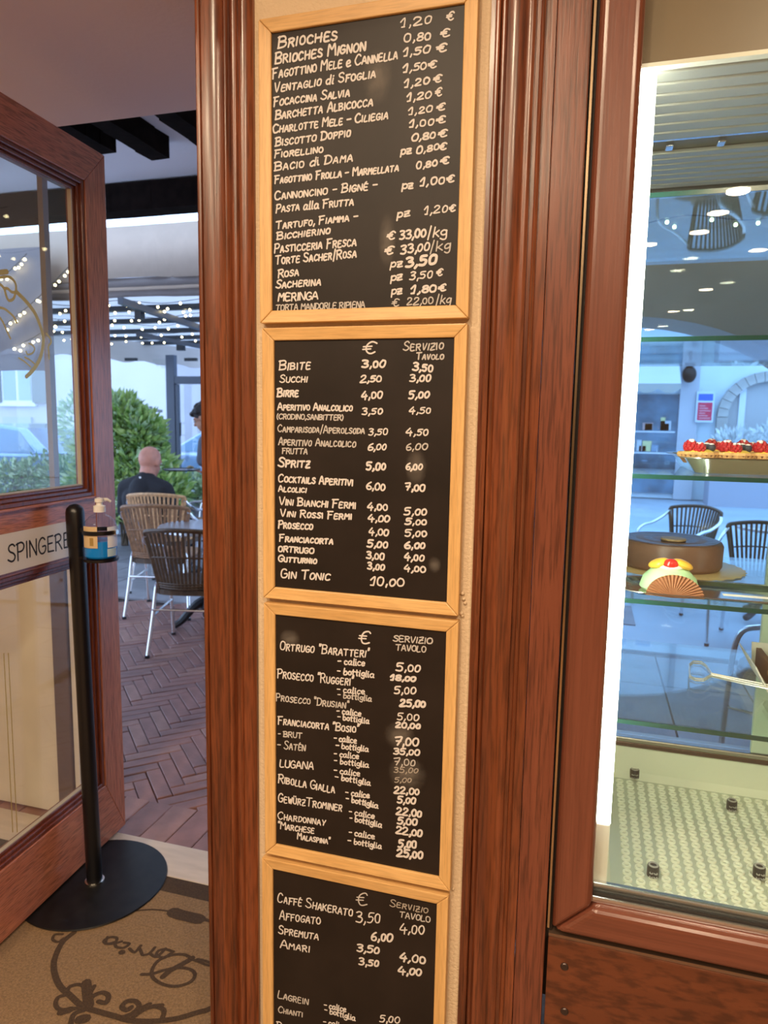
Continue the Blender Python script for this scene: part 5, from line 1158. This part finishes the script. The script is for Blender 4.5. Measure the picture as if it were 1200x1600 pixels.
for s_ in (-1, 1): MB().ball(at(s_ * .031, .086, .004), .011, 10, 8).build('eye', mat('eye_white', (.7, .68, .65), .3), man, smooth=True)
mb = MB(); mb.box((-.010, -.002, 0), (.010, .002, .016)); p = Pm(.012, -.128, .975); mb.v = [v + p for v in mb.v]; mb.build('collar_tag', mat('tag_white', (.75, .75, .75), .6), man)
# standing waiter bending forward with a tray, mostly behind the casing
wx, wy = -3.10, 5.95
wt = thing('person', 'dark haired standing person holding a round tray, half hidden behind the casing', 'person', (wx, wy, 0))
hc = pt(318, 653, 5.9)
tc_ = pt(284, 733, 5.9)
hv = pt(311, 738, 5.9)
fwd = Vector((-1, -.05, 0)).normalized()
mb = MB()
at = head(mb, hc, Vector((-.86, -.10, -.42)), 1.0)
neck = hc + Vector((.10, .0, -.16))
limb(mb, [hc + Vector((.035, 0, -.03)), neck], [.058, .064])
hip = Vector((wx + .06, wy, .92))
limb(mb, [hip, hip + Vector((-.03, 0, .22)), neck + Vector((.02, 0, -.08))], [.14, .125, .12])
for s_ in (-1, 1):
    sh = neck + Vector((.03, s_ * .19, -.06))
    limb(mb, [neck + Vector((.02, s_ * .08, -.05)), sh], [.07, .056])
    if s_ == -1:
        wr = hv + Vector((.115, 0, -.005)); el = Vector((hv.x + .30, sh.y + .03, 1.05)); limb(mb, [sh, el, wr], [.052, .040, .027])
        hand(mb, wr, (-1, .05, .08), (0, 0, -1), (0, -1, .1), .18)
    else:
        limb(mb, [sh, sh + Vector((.05, .05, -.29)), sh + Vector((-.12, .03, -.50))], [.052, .040, .027]); hand(mb, sh + Vector((-.12, .03, -.50)), (-.4, 0, -.9), (.8, .3, -.3), (-.3, -.9, 0), .5)
    limb(mb, [hip + Vector((0, s_ * .09, -.02)), Vector((wx + .03, wy + s_ * .10, .50)), Vector((wx + .06, wy + s_ * .10, .09))], [.09, .062, .042]); limb(mb, [Vector((wx + .05, wy + s_ * .10, .05)), Vector((wx - .12, wy + s_ * .10, .035))], [.04, .030])
fuse(mb.build('body', SKINT, wt, smooth=True), .010, 5)
mb = MB()
f = Vector((-.86, -.10, -.42)).normalized(); r = f.cross(Vector((0, 0, 1))).normalized(); u = r.cross(f); M = Matrix((r, f, u)).transposed()
rn = random.Random(4)
mb.ball(at(0, -.022, .040), (.088, .098, .092), 18, 12, M=M)
for k in range(46):
    th = rn.uniform(0, 6.28); ph = rn.uniform(.1, 1.4); v = Vector((.088 * math.cos(th) * math.cos(ph), -.02 + .10 * math.sin(th) * math.cos(ph), .045 + .085 * math.sin(ph)))
    mb.ball(at(*v), rn.uniform(.018, .030), 8, 6)
mb.ball(at(0, .075, .075), (.06, .035, .03), 10, 8, M=M); mb.ball(at(0, -.085, -.02), (.065, .04, .06), 10, 8, M=M)
fuse(mb.build('hair', mat('dark_hair', (.018, .012, .010), .6, bump=.6, bscale=90), wt, smooth=True), .009, 2)
for s_ in (-1, 1): MB().ball(at(s_ * .031, .086, .004), .011, 10, 8).build('eye', mat('eye_white', (.7, .68, .65), .3), wt, smooth=True)
mb = MB(); limb(mb, [hip, hip + Vector((-.03, 0, .22)), neck + Vector((.02, 0, -.10))], [.16, .15, .14])
for s_ in (-1, 1):
    sh = neck + Vector((.03, s_ * .19, -.06)); limb(mb, [neck + Vector((.02, s_ * .06, -.05)), sh, sh + (Vector((.03, .03, -.18)) if s_ > 0 else Vector((-.03, .0, -.17)))], [.078, .068, .060])
    limb(mb, [hip + Vector((-.01, s_ * .06, .1)), neck + Vector((.02, s_ * .08, -.14))], [.125, .125])
fuse(mb.build('shirt', mat('grey_shirt', (.10, .10, .12), .85), wt, smooth=True), .012, 5)
mb = MB(); limb(mb, [hip + Vector((0, -.07, 0)), hip + Vector((0, .07, 0))], [.135, .135])
for s_ in (-1, 1): limb(mb, [hip + Vector((0, s_ * .09, -.02)), Vector((wx + .03, wy + s_ * .10, .50)), Vector((wx + .06, wy + s_ * .10, .11))], [.11, .080, .062])
fuse(mb.build('trousers', mat('dark_trousers', (.02, .022, .03), .85), wt, smooth=True), .013, 5)
for s_ in (-1, 1):
    mb = MB(); limb(mb, [Vector((wx + .06, wy + s_ * .10, .05)), Vector((wx - .04, wy + s_ * .10, .044)), Vector((wx - .15, wy + s_ * .10, .036))], [.05, .046, .038]); fuse(mb.build('shoe', mat('shoe_dark', (.02, .015, .012), .5), wt, smooth=True), .010, 3)
tr = thing('serving_tray', 'round dark rimmed tray held out by the dark haired person', 'tray', (tc_.x, 5.9, tc_.z - .012))
MB().lathe([(.0001, -.008), (.165, -.008), (.178, .006), (.172, .006), (.160, -.004), (.0001, -.004)], (tc_.x, 5.9, tc_.z - .004), 40).build('rim', mat('tray_rim', (.012, .013, .02), .35), tr, smooth=True)
MB().lathe([(.0001, 0), (.158, 0), (.158, .0012), (.0001, .0012)], (tc_.x, 5.9, tc_.z - .0075), 36).build('mat_disc', mat('tray_mat', (.42, .42, .50), .35), tr)
bz = tc_.z - .006
bw = pt(298, 730, 5.88)
t_ = thing('snack_bowl', 'small glass bowl of yellow crisps on the held tray', 'bowl', (bw.x, 5.86, bz))
MB().lathe([(.0001, 0), (.022, 0), (.040, .038), (.038, .038), (.020, .004), (.0001, .004)], (bw.x, 5.86, bz), 20).build('bowl', glass('bowl_glass', (.85, .88, .9)), t_, smooth=True)
mb = MB(); rn = random.Random(2)
for k in range(16): mb.ball((bw.x + rn.uniform(-.024, .024), 5.86 + rn.uniform(-.024, .024), bz + .022 + rn.uniform(0, .018)), (.011, .009, .006), 6, 4)
stuff(mb.build('crisps', mat('crisps', (.62, .46, .18), .7), t_))
gx = pt(291, 722, 5.95).x
t_ = thing('wine_glass', 'stemmed glass standing on the held tray', 'glass', (gx, 5.96, bz))
MB().lathe([(.0001, 0), (.032, .001), (.004, .006), (.0035, .07), (.012, .08), (.034, .11), (.036, .14), (.029, .175), (.028, .175), (.034, .14), (.032, .112), (.0001, .084)], (gx, 5.96, bz), 20).build('goblet', glass('wine_clear', (.92, .94, .96)), t_, smooth=True)

# ------------------------------------------------------------------ PIAZZA AND BUILDINGS
ASPH = mat('piazza_paving', (.36, .44, .52), .6, var=.08, vscale=1.5)
S('floor', MB().box((-40, 9.2, -.1), (30, 60, -.02)), ASPH); S('floor', MB().box((-.9, 4.95, -.1), (30, 9.2, -.0185)), ASPH); S('floor', MB().box((-40, 2.0, -.1), (-9, 9.2, -.03)), ASPH)
WHITEW = mat('white_render', (.52, .52, .57), .9, var=.05, vscale=1.2); SHUT = mat('shutter_grey', (.16, .19, .20), .6); PANE = mat('window_blue', (.30, .42, .62), .08); WFR = mat('window_frame', (.70, .74, .82), .5)
def building(label, x0, x1, y, h, m, wins, depth=6):
    t = thing('house', label, 'building', ((x0 + x1) / 2, y + depth / 2, 0))
    MB().box((x0, y, 0), (x1, y + depth, h)).build('wall', m, t)
    MB().box((x0 - .3, y - .35, h), (x1 + .3, y + depth, h + .25)).build('roof', mat('roof_tile', (.30, .14, .08), .8), t)
    for (wx_, wz, ww, wh, sh) in wins:
        f_ = MB().box((wx_ - ww / 2 - .08, y - .05, wz - wh / 2 - .08), (wx_ + ww / 2 + .08, y + .02, wz + wh / 2 + .08)).build('window', WFR, t)
        MB().box((wx_ - ww / 2, y - .06, wz - wh / 2), (wx_ - .04, y - .051, wz + wh / 2)).build('pane', PANE, f_); MB().box((wx_ + .04, y - .06, wz - wh / 2), (wx_ + ww / 2, y - .051, wz + wh / 2)).build('pane', PANE, f_)
        MB().box((wx_ - ww / 2 - .14, y - .10, wz - wh / 2 - .14), (wx_ + ww / 2 + .14, y + .01, wz - wh / 2 - .08)).build('sill', WFR, f_)
        if sh:
            for s_ in (-1, 1):
                xc = wx_ + s_ * (ww / 2 + .30)
                sp = MB().box((xc - .24, y - .10, wz - wh / 2 - .05), (xc + .24, y - .055, wz + wh / 2 + .05)).build('shutter', SHUT, t)
    return t
a_ = pt(29, 598, 14); v_ = pt(30, 667, 14)
hz = building('white rendered house with grey shutters across the street, through the door glass', -26, -9.3, 14.0, 5.2, WHITEW, [(a_.x, a_.z + .10, .82, 1.05, True), (a_.x - 4.2, a_.z + .1, .82, 1.05, True)], 2.4)
f_ = MB().box((v_.x - .42, 13.93, v_.z - .24), (v_.x + .42, 14.0, v_.z + .24)).build('vent_frame', mat('vent_grey', (.42, .47, .56), .7), hz); MB().box((v_.x - .26, 13.92, v_.z - .14), (v_.x + .26, 13.929, v_.z + .06)).build('vent_opening', mat('vent_dark', (.10, .09, .10), .8), f_)
b2 = building('tall pale house behind the glazed screen at the terrace end', -14, -2.5, 17.0, 5.6, mat('lilac_render', (.44, .45, .52), .9), [(-9.6, 1.2, 1.0, 2.0, False), (-5.2, 1.4, .9, 1.6, True)])
lp = pt(236, 655, 12); st_ = thing('garden_trellis', 'thin dark iron stand by the glazed screen, right of the bush', 'stand', (lp.x, 12, 0))
MB().tube([(lp.x, 12, -.02), (lp.x, 12, lp.z + .25)], .035, 8).build('pole', PBAR, st_); MB().tube([(lp.x - .2, 12, lp.z + .2), (lp.x + .25, 12, lp.z + .16)], .03, 8).build('arm', PBAR, st_); MB().tube([(lp.x + .25, 12, -.02), (lp.x + .25, 12, lp.z + .05)], .03, 8).build('pole', PBAR, st_); MB().tube([(lp.x, 12, lp.z - .1), (lp.x + .4, 12, lp.z - .12)], .025, 8).build('arm', PBAR, st_)
# street cars behind the hedge
def car(label, x, y, col, rz=0.0, L_=4.3):
    t = thing('car', label, 'car', (x, y, -.02), 'cars parked behind the hedge'); k = L_ / 4.3
    M = Matrix.Translation((x, y, -.02)) @ Matrix.Rotation(rz, 4, 'Z')
    body = [(-2.15, .30), (-2.15, .62), (-2.05, .82), (-1.2, .92), (1.35, .95), (2.05, .88), (2.15, .6), (2.15, .30)]
    roof = [(-1.15, .90), (-.55, 1.28), (-.2, 1.38), (.55, 1.41), (1.15, 1.34), (1.75, .94)]
    paint = mat('paint_' + label[:12].replace(' ', '_'), col, .12, .5, coat=1.0)
    def ext(P, hw0, hw1, zs):
        mb = MB(); n_ = len(P); vs = []
        for s_ in (-1, 1):
            for a_, b_ in P: hw = hw0 + (hw1 - hw0) * max(0, min(1, (b_ - zs[0]) / (zs[1] - zs[0]))); vs.append(M @ Vector((a_ * k, s_ * hw, b_)))
        mb.add(vs, [tuple(range(n_))[::-1], tuple(range(n_, 2 * n_))] + [(i, (i + 1) % n_, n_ + (i + 1) % n_, n_ + i) for i in range(n_)]); return mb
    ext(body, .86, .84, (.3, .95)).build('body', paint, t, bevel=.05, seg=3); ext(roof, .80, .60, (.9, 1.4)).build('cabin', paint, t, bevel=.04, seg=3)
    win = mat('car_glass', (.10, .22, .38), .05)
    for s_ in (-1, 1):
        for P in ([(-.98, .95), (-.48, 1.26), (.0, 1.33), (.0, .95)], [(.07, .95), (.07, 1.33), (.55, 1.35), (1.05, 1.29), (1.45, .97)]):
            mb = MB(); vs = [M @ Vector((a_ * k, s_ * (.80 - .20 * (b_ - .9) / .5 + .014), b_)) for a_, b_ in P]; mb.add(vs, [tuple(range(len(P)))]); o = mb.build('side_window', win, t); q_ = o.modifiers.new('t', 'SOLIDIFY'); q_.thickness = .01; q_.offset = 0
        for wx_ in (-1.32, 1.32):
            c_ = M @ Vector((wx_ * k, s_ * .80, .32)); mb = MB(); mb.lathe([(.18, -.09), (.30, -.09), (.315, -.06), (.315, .06), (.30, .09), (.18, .09)], (0, 0, 0), 24); mb.v = [c_ + (M.to_3x3() @ Vector((v.x, v.z, v.y))) for v in mb.v]; wh_ = mb.build('wheel', BLACKD, t, smooth=True)
            mb = MB(); mb.lathe([(.0001, -.06), (.185, -.07), (.185, .07), (.0001, .06)], (0, 0, 0), 20); mb.v = [c_ + (M.to_3x3() @ Vector((v.x, v.z, v.y))) for v in mb.v]; mb.build('wheel_hub', ALU, wh_, smooth=True)
    return t
c1 = pt(40, 690, 9.8)
car('blue car with long roof parked behind the hedge, at the left picture edge', c1.x - .55, 9.8, (.14, .30, .55)); car('pale blue car parked behind the first one, nearer the door stile', c1.x + 2.95, 12.0, (.30, .42, .60))
# across the piazza, seen through the display case
YS = 16.0
sh_ = thing('shop_house', 'pale house with awning shop and wall sign across the piazza, behind the case', 'building', (4, 19, 0))
MB().box((-1.6, YS, 0), (12, YS + 6, 9)).build('wall', mat('piazza_render', (.62, .70, .76), .9, var=.05, vscale=1.5), sh_)
mb = MB(); mb.box((-1.6, YS - .06, 3.05), (12, YS + .02, 3.16)); mb.build('string_course', WFR, sh_)
wl = pt(1060, 640, YS).x
wnd = MB().box((-1.2, YS - .08, .12), (wl, YS + .02, 2.2)).build('shop_window', mat('shop_glass', (.10, .17, .24), .15, var=.5, vscale=2.2), sh_)
rn = random.Random(8)
for k in range(26):
    x = rn.uniform(.6, wl - .15); zz = rn.choice((.55, 1.0, 1.45)); MB().box((x, YS - .10, zz), (x + rn.uniform(.08, .22), YS - .081, zz + rn.uniform(.1, .28))).build('goods', mat('goods_%d' % (k % 4), [(.5, .55, .6), (.62, .60, .30), (.2, .3, .42), (.5, .35, .35)][k % 4], .6), wnd)
for zz in (.53, .98, 1.43): MB().box((.2, YS - .11, zz - .03), (wl - .05, YS - .081, zz)).build('shelf_board', WFR, wnd)
MB().box((wl, YS - .12, 0), (wl + .36, YS + .02, 3.0)).build('pilaster', WHITEW, sh_)
# awning with scalloped edge
mb = MB(); z1 = pt(1000, 607, YS - .9).z; xs0, xs1 = -1.3, pt(1064, 605, YS - .9).x
P = [(xs1, z1 + .10), (xs0, z1 + .10)]; nS = int((xs1 - xs0) / .42)
for k in range(nS):
    for j in range(7):
        t = j / 6; P.append((xs0 + (xs1 - xs0) * (k + t) / nS, z1 - .09 * math.sin(math.pi * t)))
mb.prism(P, lambda x, z: (x, YS - .9, z), lambda x, z: (x, YS - .88, z)); aw = thing('awning', 'pale awning with scalloped edge over the shop window across the piazza', 'awning', (.2, YS - .5, z1)); mb.build('scalloped_edge', fabric('awning_grey', (.50, .50, .47), .2), aw)
MB().add([(xs0, YS - .9, z1 + .10), (xs1, YS - .9, z1 + .10), (xs1, YS - .02, z1 + .75), (xs0, YS - .02, z1 + .75)], [(0, 1, 2, 3)]).build('canopy', fabric('awning_pale', (.70, .76, .80), .2), aw)
# wall sign, red and blue
s0 = pt(1088, 612, YS - .06); s1 = pt(1112, 660, YS - .06)
sg = thing('wall_sign', 'red and blue information sign on the pale house across the piazza', 'sign', ((s0.x + s1.x) / 2, YS - .08, s1.z))
hh = s0.z - s1.z; wdt = s1.x - s0.x
MB().box((s0.x, YS - .20, s1.z), (s1.x, YS - .165, s0.z)).build('panel', mat('sign_pale', (.62, .70, .80), .5), sg)
MB().box((s0.x + .03, YS - .204, s0.z - hh * .30), (s1.x - .03, YS - .2005, s0.z - hh * .08)).build('panel_blue', mat('sign_blue', (.03, .12, .60), .5), sg)
MB().box((s0.x + .03, YS - .204, s1.z + hh * .06), (s1.x - .03, YS - .2005, s0.z - hh * .36)).build('panel_red', mat('sign_red', (.62, .02, .08), .5), sg)
for k in range(6):
    zz = s1.z + hh * (.12 + .08 * k); MB().box((s0.x + .06, YS - .207, zz), (s1.x - .06 - .05 * (k % 3), YS - .2045, zz + hh * .025)).build('text_bar', mat('sign_pink', (.75, .40, .45), .5), sg)
# brick arch doorway on the right with plants
MORT = mat('old_wall', (.42, .40, .38), .9, var=.2, vscale=3, bump=.4, bscale=10)
arx = pt(1196, 640, YS).x; r0 = arx - pt(1136, 640, YS).x
ar = thing('stone_arch', 'grey stone archway on the house across the piazza, right of the sign', 'arch', (arx, YS - .1, 0))
AZ2 = 1.75
for k in range(15):
    a0_, a1_ = math.pi - math.pi * k / 15, math.pi - math.pi * (k + .94) / 15; mb = MB(); P = [(arx + rr * math.cos(th), AZ2 + rr * math.sin(th)) for rr, th in ((r0, a0_), (r0 + .2, a0_), (r0 + .2, a1_), (r0, a1_))]
    mb.prism(P, lambda x, z: (x, YS - .16, z), lambda x, z: (x, YS, z)); mb.build('stone', MORT, ar)
for s_ in (-1, 1):
    for k in range(5): xa_, xb_ = sorted((arx + s_ * r0, arx + s_ * (r0 + .2))); MB().box((xa_, YS - .16, k * .35), (xb_, YS, k * .35 + .335)).build('stone', MORT, ar)
P = [(arx + r0 * math.cos(math.pi - math.pi * k / 20), AZ2 + r0 * math.sin(math.pi * k / 20)) for k in range(21)] + [(arx + r0, 0), (arx - r0, 0)]
mb = MB(); mb.prism(P[::-1], lambda x, z: (x, YS - .03, z), lambda x, z: (x, YS + .01, z)); mb.build('arch_infill', mat('arch_infill', (.42, .42, .43), .5), ar)
for s_ in (-.45, .35): MB().box((arx + s_ - .06, YS - .08, 0), (arx + s_ + .06, YS - .031, AZ2 + r0 * .8)).build('door_post', WFR, ar)
p_ = thing('potted_bush', 'white flowered bush by the stone archway across the piazza', 'bush', (arx - .5, YS - .7, 0))
leaves('foliage', mat('flower_pale', (.55, .60, .58), .6, col2=(.80, .80, .80), vscale=9), p_, [((arx - .6, YS - .7, 1.0), (.55, .4, .5)), ((arx + .1, YS - .7, 1.15), (.5, .4, .5))], 900, .16, 21); MB().box((arx - 1.1, YS - 1.0, -.02), (arx + .5, YS - .4, .5)).build('pot', RIB, p_)
# wall lamp + rain pipe
lx = pt(1077, 585, YS - .3)
wl_ = thing('wall_lantern', 'dark round wall lantern between the awning and the sign', 'lamp', (lx.x, YS - .3, lx.z - .2)); MB().ball((lx.x, YS - .3, lx.z), (.14, .14, .17), 14, 10).build('globe', BLACKD, wl_, smooth=True); MB().box((lx.x - .09, YS - .4, lx.z + .17), (lx.x + .09, YS - .2, lx.z + .24)).build('cap', BLACKD, wl_); MB().tube([(lx.x, YS - .3, lx.z + .2), (lx.x, YS - .3, lx.z + .45), (lx.x, YS, lx.z + .45)], .03, 8).build('arm', BLACKD, wl_)
tag(MB().tube([(lx.x + .1, YS - .08, 3.2), (lx.x + .1, YS - .08, 8.8)], .06, 10).build('rain_pipe', mat('pipe_grey', (.25, .33, .40), .5), smooth=True), 'grey rain pipe above the wall lantern', 'pipe')
# upper window with balcony ledge
uw = pt(1025, 507, YS)
for k, x in enumerate((.85, 1.35)):
    f_ = MB().box((x - .2, YS - .05, 3.95), (x + .2, YS + .02, 5.2)).build('window', WFR, sh_); MB().box((x - .15, YS - .06, 4.0), (x + .15, YS - .051, 5.15)).build('pane', PANE, f_)
MB().box((.3, YS - .5, 3.70), (2.0, YS, 3.82)).build('ledge', WFR, sh_)
gs = pt(1009, 585, YS - .05); 
tag(MB().box((gs.x - .22, YS - .12, gs.z - .07), (gs.x + .22, YS - .05, gs.z + .08)).build('small_sign', mat('lime_sign', (.42, .62, .12), .5)), 'small lime green sign above the awning across the piazza', 'sign')
